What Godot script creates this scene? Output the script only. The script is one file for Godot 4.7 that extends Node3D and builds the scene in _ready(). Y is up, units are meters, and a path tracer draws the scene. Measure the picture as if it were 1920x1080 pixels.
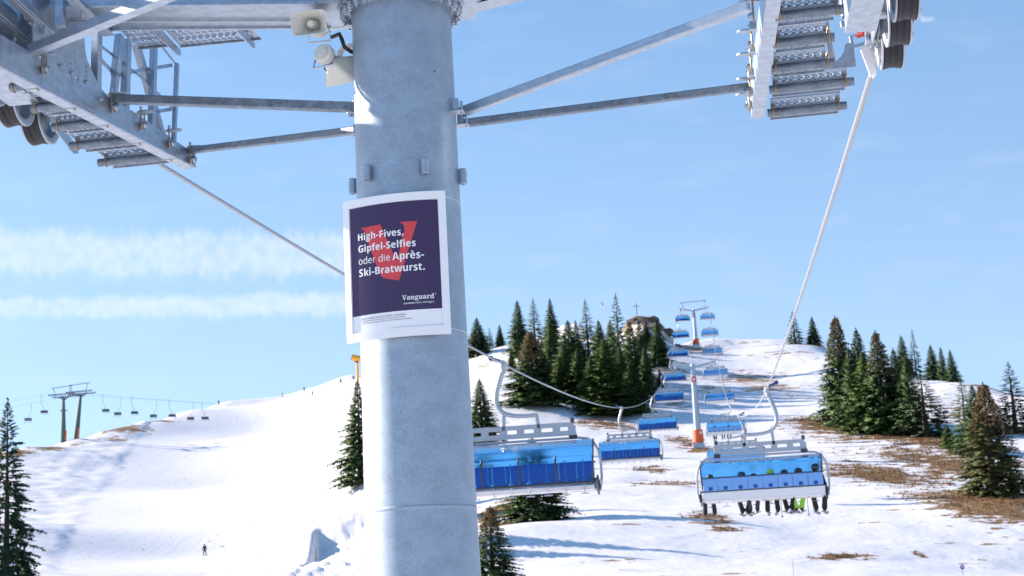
extends Node3D
# A chairlift line over a snowy alpine hillside, seen from below beside the first pylon. Metres, y up; the camera stands at x = 0, z = 0.

const HEAD := 6.59              # turn of the near pylon's head, degrees: the lift runs up the hill slightly to the right
const PYLON := Vector3(-0.754, 0.0, -12.2)
var M := {}
var taken := {}
var field := PackedFloat32Array()
const FX0 := -420.0
const FZ0 := -780.0
const FSTEP := 6.0
const FNX := 150
const FNZ := 156
var rough := FastNoiseLite.new()
var humps := FastNoiseLite.new()
var chop := FastNoiseLite.new()
var ridges := FastNoiseLite.new()


func _ready() -> void:
	# ---- camera, sky, sun, exposure
	var cam := Camera3D.new()
	cam.name = "camera"
	add_child(cam)
	cam.position = Vector3(0, 1.7, 0)
	cam.rotation_order = EULER_ORDER_YXZ
	cam.rotation_degrees = Vector3(12.2, 0, -3.0)
	cam.fov = 19.763
	cam.near = 0.1
	cam.far = 4000.0
	var lens := CameraAttributesPhysical.new()
	lens.frustum_focal_length = 68.9
	lens.exposure_aperture = 7.1
	lens.frustum_focus_distance = 12.4
	lens.frustum_near = 0.1
	lens.frustum_far = 4000.0
	cam.attributes = lens
	var env := Environment.new()
	env.background_mode = Environment.BG_SKY
	env.tonemap_mode = Environment.TONE_MAPPER_LINEAR
	env.tonemap_exposure = 2.3
	env.sdfgi_enabled = true
	env.ssao_enabled = true
	env.ssil_enabled = true
	var sky := Sky.new()
	var pano := PanoramaSkyMaterial.new()
	pano.panorama = make_sky()
	sky.sky_material = pano
	env.sky = sky
	var world := WorldEnvironment.new()
	world.name = "world"
	world.environment = env
	add_child(world)
	var sun := DirectionalLight3D.new()
	sun.name = "sun"
	add_child(sun)
	var elev := deg_to_rad(24.5)
	var side := deg_to_rad(22.0)           # how far beyond due left the sun stands
	var to_sun := Vector3(-cos(side) * cos(elev), sin(elev), -sin(side) * cos(elev))
	sun.look_at_from_position(Vector3.ZERO, -to_sun, Vector3.UP)
	sun.light_energy = 1.6
	sun.light_color = Color(1.0, 0.93, 0.87)
	sun.light_angular_distance = 0.5
	sun.shadow_enabled = true

	make_materials()
	make_field()
	# ---- the ground
	ground()
	# ---- the near pylon and what it carries
	near_pylon()
	catwalks()
	sheave_trains()
	haul_ropes()
	# ---- the lift further up
	far_pylons()
	chairs()
	# ---- trees and hilltop
	spruces()
	hilltop()
	# ---- the old lift and the skiers
	old_lift()
	skiers()
	small_things()
	poster()
	loudspeakers()


# ------------------------------------------------------------------ shapes
class Shape:
	var v := PackedVector3Array()
	var n := PackedVector3Array()
	var c := PackedColorArray()
	var u := PackedVector2Array()
	var col := Color.WHITE
	var off := Vector3.ZERO
	var with_uv := false

	func tri(a: Vector3, b: Vector3, d: Vector3, na: Vector3, nb: Vector3, nd: Vector3) -> void:
		if (b - a).cross(d - a).dot(na + nb + nd) > 0.0:      # front faces run clockwise
			v.append(a + off); v.append(d + off); v.append(b + off)
			n.append(na); n.append(nd); n.append(nb)
		else:
			v.append(a + off); v.append(b + off); v.append(d + off)
			n.append(na); n.append(nb); n.append(nd)
		c.append(col); c.append(col); c.append(col)

	func flat(a: Vector3, b: Vector3, d: Vector3, out: Vector3) -> void:
		var f := (b - a).cross(d - a).normalized()
		if f.dot(out) < 0.0:
			f = -f
		tri(a, b, d, f, f, f)

	func quad(a: Vector3, b: Vector3, d: Vector3, e: Vector3, out: Vector3) -> void:
		flat(a, b, d, out)
		flat(a, d, e, out)

	func box(center: Vector3, size: Vector3, basis := Basis(), bevel := 0.004) -> void:
		var h := size * 0.5
		var k: float = minf(bevel, minf(h.x, minf(h.y, h.z)) * 0.45)
		var ax := [Vector3.RIGHT, Vector3.UP, Vector3.BACK]
		for i in 3:
			for s in [-1.0, 1.0]:
				var nn: Vector3 = ax[i] * s
				var p: Vector3 = ax[(i + 1) % 3]
				var q: Vector3 = ax[(i + 2) % 3]
				var hp: float = h[(i + 1) % 3] - k
				var hq: float = h[(i + 2) % 3] - k
				var o: Vector3 = nn * h[i]
				quad(center + basis * (o + p * hp + q * hq), center + basis * (o - p * hp + q * hq), center + basis * (o - p * hp - q * hq), center + basis * (o + p * hp - q * hq), basis * nn)
				if k > 0.0:
					for t in [-1.0, 1.0]:      # the chamfer between this face and the next axis
						var n2: Vector3 = p * t
						var e0: Vector3 = nn * h[i] + n2 * hp
						var e1: Vector3 = nn * (h[i] - k) + n2 * h[(i + 1) % 3]
						quad(center + basis * (e0 + q * hq), center + basis * (e0 - q * hq), center + basis * (e1 - q * hq), center + basis * (e1 + q * hq), basis * (nn + n2))

	func bar(a: Vector3, b: Vector3, w: float, h: float, upv := Vector3.UP, bevel := 0.004) -> void:
		var z := (b - a).normalized()
		if absf(z.dot(upv)) > 0.99:
			upv = Vector3.RIGHT
		var x := upv.cross(z).normalized()
		var y := z.cross(x)
		box((a + b) * 0.5, Vector3(w, h, a.distance_to(b)), Basis(x, y, z), bevel)

	func tube(pts: Array, radii: Array, seg := 10, caps := true) -> void:
		var rings := []
		var norms := []
		var x := Vector3.ZERO
		for i in pts.size():
			var d: Vector3 = (pts[mini(i + 1, pts.size() - 1)] - pts[maxi(i - 1, 0)]).normalized()
			if i == 0:
				x = d.cross(Vector3.UP if absf(d.y) < 0.9 else Vector3.RIGHT).normalized()
			x = (x - d * x.dot(d)).normalized()
			var y := d.cross(x)
			var r: float = radii[mini(i, radii.size() - 1)]
			var ring := PackedVector3Array()
			var nr := PackedVector3Array()
			for k in seg + 1:
				var a := TAU * k / seg
				var w := x * cos(a) + y * sin(a)
				ring.append(pts[i] + w * r)
				nr.append(w)
			rings.append(ring)
			norms.append(nr)
		for i in pts.size() - 1:
			for k in seg:
				tri(rings[i][k], rings[i][k + 1], rings[i + 1][k + 1], norms[i][k], norms[i][k + 1], norms[i + 1][k + 1])
				tri(rings[i][k], rings[i + 1][k + 1], rings[i + 1][k], norms[i][k], norms[i + 1][k + 1], norms[i + 1][k])
		if caps:
			for e in [0, pts.size() - 1]:
				var d: Vector3 = pts[0] - pts[1] if e == 0 else pts[e] - pts[e - 1]
				for k in seg:
					flat(pts[e], rings[e][k], rings[e][k + 1], d)

	func cyl(a: Vector3, b: Vector3, r: float, seg := 12, caps := true) -> void:
		tube([a, b], [r, r], seg, caps)

	func lathe(profile: Array, seg: int, xf := Transform3D()) -> void:      # points (radius, height), turned about y, hard between segments
		for i in profile.size() - 1:
			var p: Vector2 = profile[i]
			var q: Vector2 = profile[i + 1]
			var t := q - p
			if t.length() < 1e-6:
				continue
			var nn := Vector2(t.y, -t.x).normalized()
			for k in seg:
				var a0 := TAU * k / seg
				var a1 := TAU * (k + 1) / seg
				var d0 := Vector3(cos(a0), 0, sin(a0))
				var d1 := Vector3(cos(a1), 0, sin(a1))
				var n0 := xf.basis * (d0 * nn.x + Vector3(0, nn.y, 0))
				var n1 := xf.basis * (d1 * nn.x + Vector3(0, nn.y, 0))
				var A := xf * (d0 * p.x + Vector3(0, p.y, 0))
				var B := xf * (d1 * p.x + Vector3(0, p.y, 0))
				var Cc := xf * (d1 * q.x + Vector3(0, q.y, 0))
				var D := xf * (d0 * q.x + Vector3(0, q.y, 0))
				if p.x > 1e-5:
					tri(A, B, Cc, n0, n1, n1)
				if q.x > 1e-5:
					tri(A, Cc, D, n0, n1, n0)

	func prism(poly: Array, depth: float, xf := Transform3D()) -> void:      # a plate: polygon in x, y, thick along z
		var pp := PackedVector2Array(poly)
		var idx := Geometry2D.triangulate_polygon(pp)
		for s in [-0.5, 0.5]:
			var nz: Vector3 = xf.basis.z * signf(s)
			for i in range(0, idx.size(), 3):
				var q := []
				for k in 3:
					var w: Vector2 = pp[idx[i + k]]
					q.append(xf * Vector3(w.x, w.y, depth * s))
				flat(q[0], q[1], q[2], nz)
		var mid := Vector2.ZERO
		for w in pp:
			mid += w / pp.size()
		var turn := 0.0
		for i in pp.size():
			turn += pp[i].cross(pp[(i + 1) % pp.size()])
		for i in pp.size():
			var a: Vector2 = pp[i]
			var b: Vector2 = pp[(i + 1) % pp.size()]
			var e := (b - a)
			var nn := Vector2(e.y, -e.x) * signf(turn)
			quad(xf * Vector3(a.x, a.y, -depth / 2), xf * Vector3(b.x, b.y, -depth / 2), xf * Vector3(b.x, b.y, depth / 2), xf * Vector3(a.x, a.y, depth / 2), xf.basis * Vector3(nn.x, nn.y, 0))

	# a perforated plank: holes with raised collars, folded long edges. xf: x along, z across, y up
	func plank(length: float, width: float, nx: int, nz: int, hole: float, collar: float, xf: Transform3D) -> void:
		var mx := length * 0.06
		var mz := width * 0.06
		var cx := (length - 2 * mx) / nx
		var cz := (width - 2 * mz) / nz
		for r in [[0.0, mx, 0.0, width], [length - mx, length, 0.0, width], [mx, length - mx, 0.0, mz], [mx, length - mx, width - mz, width]]:
			quad(xf * Vector3(r[0], 0, r[2]), xf * Vector3(r[1], 0, r[2]), xf * Vector3(r[1], 0, r[3]), xf * Vector3(r[0], 0, r[3]), xf.basis.y)
		for i in nx:
			for k in nz:
				var o := Vector3(mx + cx * (i + 0.5), 0, mz + cz * (k + 0.5))
				var cut := 10
				var up := collar * (1.0 if k % 2 == 0 else -1.0)
				for s in cut:
					var a0 := TAU * s / cut
					var a1 := TAU * (s + 1) / cut
					var d0 := Vector3(cos(a0), 0, sin(a0))
					var d1 := Vector3(cos(a1), 0, sin(a1))
					var e0 := Vector3(d0.x * cx, 0, d0.z * cz) * (0.5 / maxf(absf(d0.x), absf(d0.z)))
					var e1 := Vector3(d1.x * cx, 0, d1.z * cz) * (0.5 / maxf(absf(d1.x), absf(d1.z)))
					var h0 := Vector3(d0.x * hole, 0, d0.z * hole * 1.15)
					var h1 := Vector3(d1.x * hole, 0, d1.z * hole * 1.15)
					quad(xf * (o + e0), xf * (o + e1), xf * (o + h1), xf * (o + h0), xf.basis.y)
					var t0 := h0 * 0.82 + Vector3(0, up, 0)
					var t1 := h1 * 0.82 + Vector3(0, up, 0)
					quad(xf * (o + h0), xf * (o + h1), xf * (o + t1), xf * (o + t0), xf.basis * -d0)
		for z in [0.0, width]:
			var d := 0.016
			quad(xf * Vector3(0, 0, z), xf * Vector3(length, 0, z), xf * Vector3(length, -d, z), xf * Vector3(0, -d, z), xf.basis.z * (z - 0.01))
			var zi: float = z + (0.014 if z == 0.0 else -0.014)
			quad(xf * Vector3(0, -d, z), xf * Vector3(length, -d, z), xf * Vector3(length, -d, zi), xf * Vector3(0, -d, zi), -xf.basis.y)

	# a U-bolt: legs up from under a tube of radius r that runs along axis
	func ubolt(p: Vector3, r: float, axis: Vector3, wire: float, rise: float) -> void:
		var s := axis.cross(Vector3.UP).normalized()
		var pts := [p + s * r + Vector3.UP * rise]
		for k in 9:
			var a := PI * k / 8.0
			pts.append(p + s * r * cos(a) - Vector3.UP * r * sin(a))
		pts.append(p - s * r + Vector3.UP * rise)
		tube(pts, [wire], 6)

	func mesh() -> ArrayMesh:
		var m := ArrayMesh.new()
		var a := []
		a.resize(Mesh.ARRAY_MAX)
		a[Mesh.ARRAY_VERTEX] = v
		a[Mesh.ARRAY_NORMAL] = n
		a[Mesh.ARRAY_COLOR] = c
		if with_uv:
			a[Mesh.ARRAY_TEX_UV] = u
		m.add_surface_from_arrays(Mesh.PRIMITIVE_TRIANGLES, a)
		return m


# ------------------------------------------------------------------ naming and placing
func numbered(called: String) -> String:
	var k: int = taken.get(called, 0)
	taken[called] = k + 1
	return called if k == 0 else "%s_%03d" % [called, k]


func tag(o: Node, label: String, category: String, group := "") -> Node:
	o.set_meta("label", label)
	o.set_meta("category", category)
	if group:
		o.set_meta("group", group)
	return o


func thing(called: String, label: String, category: String, at := Vector3.ZERO, turn := 0.0, group := "") -> Node3D:
	var o := Node3D.new()
	o.name = numbered(called)
	add_child(o)
	o.position = at
	o.rotation.y = turn
	tag(o, label, category, group)
	return o


func put(called: String, m: Mesh, mat: Material, parent: Node) -> MeshInstance3D:
	var o := MeshInstance3D.new()
	o.name = called
	o.mesh = m
	o.material_override = mat
	parent.add_child(o, true)
	return o


func part(called: String, s: Shape, mat: Material, parent: Node) -> MeshInstance3D:
	return put(called, s.mesh(), mat, parent)


func single(called: String, s: Shape, mat: Material, label: String, category: String, group := "") -> MeshInstance3D:
	var o := put(numbered(called), s.mesh(), mat, self)
	tag(o, label, category, group)
	return o


func structure(called: String, m: Mesh, mat: Material) -> MeshInstance3D:
	var o := put(numbered(called), m, mat, self)
	o.set_meta("kind", "structure")
	return o


func copy(o: Node3D, label: String) -> Node3D:
	var r: Node3D = o.duplicate()
	r.name = numbered(String(o.name).rstrip("0123456789").trim_suffix("_"))
	add_child(r)
	r.set_meta("label", label)
	return r


# along the lift: l metres right of the middle of the line, f metres up the line from the near pylon
func line_at(l: float, y: float, f: float) -> Vector3:
	var a := deg_to_rad(HEAD)
	return PYLON + Vector3(cos(a), 0, sin(a)) * l + Vector3(sin(a), 0, -cos(a)) * f + Vector3(0, y, 0)


# ------------------------------------------------------------------ materials
func lin(r: float, g: float, b: float) -> Color:
	return Color(r, g, b).linear_to_srgb()


func mat(called: String, color: Color, roughness: float, metal := 0.0) -> StandardMaterial3D:
	var m := StandardMaterial3D.new()
	m.resource_name = called
	m.albedo_color = color
	m.roughness = roughness
	m.metallic = metal
	M[called] = m
	return m


func grain(seed_value: int, size: int, cells: float, lo: float, hi: float, cellular := true, stretch := 1.0) -> ImageTexture:
	var a := FastNoiseLite.new()
	a.seed = seed_value
	a.noise_type = FastNoiseLite.TYPE_CELLULAR if cellular else FastNoiseLite.TYPE_SIMPLEX
	a.cellular_return_type = FastNoiseLite.RETURN_CELL_VALUE
	a.frequency = cells / size
	a.fractal_type = FastNoiseLite.FRACTAL_FBM
	a.fractal_octaves = 3
	var b := FastNoiseLite.new()
	b.seed = seed_value + 7
	b.frequency = 5.0 / size
	b.fractal_octaves = 4
	var ia := a.get_seamless_image(size, size)
	var ib := b.get_seamless_image(size, int(size * stretch))
	ib.resize(size, size)
	var da := ia.get_data()
	var db := ib.get_data()
	var out := PackedByteArray()
	out.resize(size * size)
	for i in size * size:
		var t := (da[i] * 0.55 + db[i] * 0.45) / 255.0
		out[i] = int(clampf(lo + (hi - lo) * clampf((t - 0.25) / 0.5, 0.0, 1.0), 0.0, 1.0) * 255.0)
	return ImageTexture.create_from_image(Image.create_from_data(size, size, false, Image.FORMAT_L8, out))


func grained(m: StandardMaterial3D, t: Texture2D, per_metre: float, relief := 0.0) -> void:
	m.albedo_texture = t
	m.uv1_triplanar = true
	m.uv1_scale = Vector3.ONE * per_metre
	if relief > 0.0:
		m.heightmap_enabled = true
		m.heightmap_texture = t
		m.heightmap_scale = relief


func make_materials() -> void:
	var spangle := grain(3, 512, 110.0, 0.87, 1.0)
	var fresh := grain(17, 512, 50.0, 0.84, 1.0, false)
	grained(mat("pole_zinc", lin(0.35, 0.435, 0.525), 0.52, 0.55), spangle, 0.9)
	grained(mat("zinc", lin(0.46, 0.53, 0.61), 0.40, 0.85), fresh, 1.6)
	grained(mat("shaded_zinc", lin(0.24, 0.29, 0.35), 0.5, 0.6), grain(11, 512, 60.0, 0.7, 1.0), 1.6)  # mottled zinc, darkened: shade of tubes and braces put into the colour
	mat("bolt_zinc", lin(0.45, 0.50, 0.56), 0.3, 0.7)
	mat("brass", lin(0.30, 0.21, 0.10), 0.4, 0.6)
	mat("rubber", lin(0.012, 0.013, 0.016), 0.6)
	mat("rope_steel", lin(0.42, 0.43, 0.45), 0.45, 0.35)
	mat("rope_gap", lin(0.05, 0.05, 0.055), 0.8)
	mat("white_paint", lin(0.78, 0.79, 0.80), 0.4)
	mat("frame_white", lin(0.80, 0.80, 0.80), 0.35)
	mat("horn_beige", lin(0.56, 0.56, 0.50), 0.5)
	mat("black_plastic", lin(0.015, 0.016, 0.018), 0.5)
	mat("red_plastic", lin(0.55, 0.06, 0.04), 0.4)
	mat("orange_paint", lin(0.85, 0.13, 0.03), 0.5)
	mat("yellow_paint", lin(0.80, 0.36, 0.02), 0.5)
	mat("chair_metal", lin(0.38, 0.41, 0.45), 0.38, 0.3)
	mat("chair_dark", lin(0.03, 0.035, 0.045), 0.4)
	mat("seat_white", lin(0.72, 0.72, 0.72), 0.5)
	mat("seat_blue", lin(0.20, 0.40, 0.75), 0.5)
	mat("solar_blue", lin(0.02, 0.05, 0.14), 0.25)
	var b := mat("bubble_blue", lin(0.11, 0.48, 0.94), 0.05)
	b.refraction_enabled = true
	b.refraction_scale = 0.02
	b.albedo_color.a = 0.06
	var bd := mat("band_blue", lin(0.008, 0.06, 0.32), 0.12)
	bd.albedo_color.a = 1.0
	mat("old_green", lin(0.055, 0.11, 0.085), 0.55)
	mat("old_grey", lin(0.10, 0.12, 0.14), 0.55, 0.2)
	mat("bark", lin(0.07, 0.05, 0.035), 0.9)
	for t in [["needles", 1.5, 1.75, 1.0], ["needles_green", 1.95, 2.0, 0.85], ["needles_dark", 0.85, 1.05, 1.1], ["needles_brown", 2.0, 1.4, 0.75]]:
		var m := mat(t[0], Color.WHITE, 0.75)
		m.albedo_color = Color(minf(t[1] * 0.5, 1), minf(t[2] * 0.5, 1), minf(t[3] * 0.5, 1)).linear_to_srgb()
		m.vertex_color_use_as_albedo = true
		m.backlight_enabled = true
		m.backlight = Color(0.34, 0.36, 0.24)
	mat("grass_blade", Color.WHITE, 0.9).vertex_color_use_as_albedo = true
	mat("rock", lin(0.085, 0.07, 0.06), 0.9)
	mat("cloth", Color.WHITE, 0.8).vertex_color_use_as_albedo = true
	mat("poster_purple", lin(0.045, 0.022, 0.076), 0.22)
	mat("poster_red", lin(0.62, 0.055, 0.06), 0.3)
	mat("print_white", lin(0.82, 0.82, 0.82), 0.3)
	mat("print_grey", lin(0.10, 0.10, 0.13), 0.4)


# ------------------------------------------------------------------ sky: clear winter air, two old contrails drifting apart on the left, one fresh one at the right
func sky_colour(d: Vector3, to_sun: Vector3) -> Color:
	var e := maxf(d.y, 0.0)
	var h := pow(1.0 - e, 3.2)
	var zen := Vector3(0.052, 0.145, 0.315)
	var hor := Vector3(0.385, 0.532, 0.71)
	var near_sun := d.dot(to_sun)
	var c := zen.lerp(hor, h)
	var glow := pow(clampf(near_sun * 0.5 + 0.5, 0.0, 1.0), 3.0)
	c = c * (0.77 + 0.47 * glow) + Vector3(0.24, 0.22, 0.19) * pow(clampf(near_sun, 0.0, 1.0), 8.0)
	if d.y < 0.0:
		c = c.lerp(Vector3(0.45, 0.48, 0.52), clampf(-d.y * 4.0, 0.0, 1.0))
	return Color(c.x, c.y, c.z)


func make_sky() -> ImageTexture:
	var to_sun := Vector3(-0.8437, 0.4147, -0.3409)
	var w := 1024
	var h := 512
	var data := PackedFloat32Array()
	data.resize(w * h * 3)
	for j in h:
		var p := PI * (j + 0.5) / h
		for i in w:
			var a := TAU * (i + 0.5) / w      # the picture's left edge looks along -z
			var c := sky_colour(Vector3(sin(a) * sin(p), cos(p), -cos(a) * sin(p)), to_sun)
			var k := (j * w + i) * 3
			data[k] = c.r
			data[k + 1] = c.g
			data[k + 2] = c.b
	var im := Image.create_from_data(w, h, false, Image.FORMAT_RGBF, data.to_byte_array())
	im.resize(4096, 2048, Image.INTERPOLATE_BILINEAR)
	var puff := FastNoiseLite.new()
	puff.seed = 5
	puff.frequency = 0.9
	puff.fractal_octaves = 4
	var wisp := FastNoiseLite.new()
	wisp.seed = 9
	wisp.frequency = 0.12
	wisp.fractal_octaves = 3
	for j in range(540, 1024):
		var el := 90.0 - 180.0 * (j + 0.5) / 2048
		for k in range(-400, 400):
			var i := posmod(k, 4096)
			var az := 360.0 * (k + 0.5) / 4096
			var c := im.get_pixel(i, j)
			var share := 0.0
			for b in CONTRAILS:      # azimuth range, height of the middle at its start and end, half width, strength
				if az < b[0] or az > b[1]:
					continue
				var t: float = (az - b[0]) / (b[1] - b[0])
				var mid: float = lerpf(b[2], b[3], t) + 0.10 * wisp.get_noise_2d(az * 6.0, b[2] * 40.0)
				var half: float = lerpf(b[4], b[5], t)
				var q := (el - mid) / half
				var edge: float = 1.0 - smoothstep(0.45, 1.05, absf(q) + 0.30 * puff.get_noise_2d(az * 7.0, el * 2.2) + 0.25 * wisp.get_noise_2d(az * 9.0, el * 3.0))
				var curl := clampf(0.80 + 0.50 * puff.get_noise_2d(az * 2.4, el * 1.8 + 40.0) + 0.3 * wisp.get_noise_2d(az * 3.0, el * 9.0), 0.0, 1.0)
				share = maxf(share, edge * curl * b[6] * smoothstep(0.0, 0.02, t) * (1.0 - smoothstep(b[7], b[7] + 0.22, t)))
			share = clampf(share + 0.10 * clampf(wisp.get_noise_2d(az * 2.0, el * 7.0) - 0.05, 0.0, 1.0), 0.0, 1.0)
			if share > 0.0:
				im.set_pixel(i, j, c.lerp(Color(0.44, 0.465, 0.50), share))
	return ImageTexture.create_from_image(im)


# ------------------------------------------------------------------ the ground
func make_field() -> void:
	rough.seed = 21
	rough.frequency = 1.0 / 34.0
	rough.fractal_octaves = 3
	humps.seed = 22
	humps.frequency = 1.0 / 9.0
	humps.fractal_octaves = 2
	chop.seed = 23
	chop.frequency = 1.0 / 2.2
	chop.fractal_octaves = 2
	ridges.seed = 24
	ridges.frequency = 1.0 / 5.0
	var sup := land_support()
	field.resize(FNX * FNZ)
	for j in FNZ:
		for i in FNX:
			var x := FX0 + i * FSTEP
			var z := FZ0 + j * FSTEP
			var s := LAND_TILT.x + LAND_TILT.y * x + LAND_TILT.z * z
			for p: Vector3 in sup:
				var dx := x - p.x
				var dz := z - p.y
				s += p.z * sqrt(dx * dx + dz * dz + LAND_SOFT)
			field[j * FNX + i] = s


func cubic(a: float, b: float, c: float, d: float, t: float) -> float:
	return b + 0.5 * t * (c - a + t * (2.0 * a - 5.0 * b + 4.0 * c - d + t * (3.0 * (b - c) + d - a)))


func land(x: float, z: float) -> float:      # without the small relief
	var u := clampf((x - FX0) / FSTEP, 1.0, FNX - 3.001)
	var w := clampf((z - FZ0) / FSTEP, 1.0, FNZ - 3.001)
	var i := int(u)
	var j := int(w)
	u -= i
	w -= j
	var r := [0.0, 0.0, 0.0, 0.0]
	for k in 4:
		var o := (j - 1 + k) * FNX + i
		r[k] = cubic(field[o - 1], field[o], field[o + 1], field[o + 2], u)
	return cubic(r[0], r[1], r[2], r[3], w)


func near_segment(x: float, z: float, a: Vector2, b: Vector2) -> float:
	var p := Vector2(x, z)
	var q := Geometry2D.get_closest_point_to_segment(p, a, b)
	var s := (b - a).cross(p - a)
	return p.distance_to(q) * signf(s)


const EDGE := [Vector2(-117, -515), Vector2(-106, -436), Vector2(-91.6, -347), Vector2(-73.6, -266), Vector2(-62, -215)]      # the left edge of the groomed piste


func height(x: float, z: float) -> float:
	var y := land(x, z)
	var d := -z
	if d < 40.0:
		return y
	var left := x < -0.06 * d
	var calm := 1.0
	if left:
		# right of the edge line the piste is groomed, left of it the snow is wind-packed and humped
		var best := 1e9
		for k in 4:
			var s := near_segment(x, z, EDGE[k], EDGE[k + 1])
			if absf(s) < absf(best):
				best = s
		var wild := smoothstep(-3.0, 6.0, best)      # 1 outside the piste
		var step_up := smoothstep(-1.6, 1.6, best + 1.4 * humps.get_noise_2d(x * 0.7, z * 0.7))
		y += 0.30 * step_up * (0.7 + 0.8 * rough.get_noise_2d(x, z))
		y += wild * 0.34 * humps.get_noise_2d(x * 0.8, z * 1.4)
		# the right edge: a bank beside a hollow, churned snow beyond
		var ex := -10.2 - 0.082 * d
		var churn := smoothstep(ex - 2.0, ex + 2.0, x)
		y += churn * (0.36 * chop.get_noise_2d(x * 0.8, z * 0.8) + 0.25 * humps.get_noise_2d(x, z) + 0.2 * chop.get_noise_2d(x * 1.9, z * 1.9))
		var inz := smoothstep(195.0, 202.0, d) * (1.0 - smoothstep(235.0, 241.0, d))
		var inx := smoothstep(ex - 0.5, ex + 0.7, x) * (1.0 - smoothstep(ex + 7.0, ex + 17.0, x))
		y += 0.3 * inz * exp(-pow((x - ex + 1.2) / 1.8, 2.0)) - 2.4 * inz * inx
		calm = lerpf(0.12, 1.0, maxf(wild, churn))
	y += calm * (0.45 * rough.get_noise_2d(x, z) + 0.10 * humps.get_noise_2d(x + 300.0, z))
	if left:
		y += 0.08 * humps.get_noise_2d(x * 0.35 + 90.0, z * 0.5)
	else:
		y += 0.03 * chop.get_noise_2d(x * 0.5, z * 0.7)
		var k1 := Vector2((x - 38.7) / 6.8, (z + 474.0) / 16.0).length_squared()
		var k2 := Vector2((x - 17.0) / 8.0, (z + 471.0) / 14.0).length_squared()
		y += 6.8 * exp(-k1 * k1) + 4.5 * exp(-k2) * (0.8 + 0.5 * humps.get_noise_2d(x, z))
	return y


func bare(patches: Array, x: float, z: float) -> float:
	var s := 0.0
	for p in patches:
		var dx: float = (x - p[0]) / p[2]
		if absf(dx) > 1.6:
			continue
		var dz: float = (z - p[1]) / p[3]
		if absf(dz) > 1.6:
			continue
		s = maxf(s, p[4] * (1.15 - 0.75 * sqrt(dx * dx + dz * dz)))
	return s


func snow_material(called: String, x0: float, x1: float, z0: float, z1: float, size: int, patches: Array, litter: float) -> StandardMaterial3D:
	var low := 512
	var lowd := PackedFloat32Array()
	lowd.resize(low * low)
	for j in low:
		for i in low:
			lowd[j * low + i] = bare(patches, lerpf(x0, x1, (i + 0.5) / low), lerpf(z0, z1, (j + 0.5) / low))
	var li := Image.create_from_data(low, low, false, Image.FORMAT_RF, lowd.to_byte_array())
	li.resize(size, size, Image.INTERPOLATE_CUBIC)
	var f := li.get_data().to_float32_array()
	var sx := (x1 - x0) / size
	var sz := (z1 - z0) / size
	var n1 := FastNoiseLite.new()
	n1.seed = 31
	n1.frequency = 1.0 / 5.0
	n1.fractal_octaves = 5
	n1.fractal_gain = 0.62
	var n2 := FastNoiseLite.new()
	n2.seed = 32
	n2.frequency = 1.0 / 1.3
	n2.fractal_octaves = 3
	var n3 := FastNoiseLite.new()
	n3.seed = 33
	n3.frequency = 1.0 / 16.0
	n3.fractal_octaves = 3
	var rgb := PackedByteArray()
	rgb.resize(size * size * 3)
	var hgt := PackedByteArray()
	hgt.resize(size * size)
	for j in size:
		var z := z0 + (j + 0.5) * sz
		for i in size:
			var x := x0 + (i + 0.5) * sx
			var a := n1.get_noise_2d(x, z * 2.2)
			var q := n2.get_noise_2d(x, z)
			var k := j * size + i
			var s := f[k] + a * 1.05 + q * 0.18 - 0.62
			if litter > 0.0:
				s = maxf(s, (n3.get_noise_2d(x, z * 3.0) + 0.7 * a + 0.3 * q) * 1.3 - litter)
			var t := smoothstep(-0.05, 0.06, s)
			var r := 0.715 + q * 0.02
			var g := 0.715 + q * 0.02
			var b := 0.735
			var w := 0.5 + 0.5 * q + 0.35 * a
			# dry grass, straw to dark earth
			var gr := lerpf(0.11, 0.36, clampf(w, 0.0, 1.0))
			r = lerpf(r, gr, t)
			g = lerpf(g, gr * 0.59, t)
			b = lerpf(b, gr * 0.26, t)
			rgb[k * 3] = int(255.0 * pow(clampf(r, 0.0, 1.0), 1.0 / 2.2))
			rgb[k * 3 + 1] = int(255.0 * pow(clampf(g, 0.0, 1.0), 1.0 / 2.2))
			rgb[k * 3 + 2] = int(255.0 * pow(clampf(b, 0.0, 1.0), 1.0 / 2.2))
			if litter == 0.0:      # old ski tracks down the fall line
				q = 0.5 * q + 1.1 * maxf(0.0, n1.get_noise_2d(x * 1.7 + 900.0, z * 1.2) - 0.30) + 0.6 * n2.get_noise_2d(x * 1.4 + 1.5 * a, z * 0.05)
			hgt[k] = int(clampf(128.0 + 60.0 * a + 55.0 * q * (1.0 - 0.4 * t) - 24.0 * t + 30.0 * t * q, 0.0, 255.0))
	var m := mat(called, Color.WHITE, 0.62)
	m.albedo_texture = ImageTexture.create_from_image(Image.create_from_data(size, size, false, Image.FORMAT_RGB8, rgb))
	m.heightmap_enabled = true
	m.heightmap_texture = ImageTexture.create_from_image(Image.create_from_data(size, size, false, Image.FORMAT_L8, hgt))
	m.heightmap_scale = 8.0 if litter > 0.0 else 12.0
	m.texture_repeat = false
	m.metallic_specular = 0.3
	return m


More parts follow.
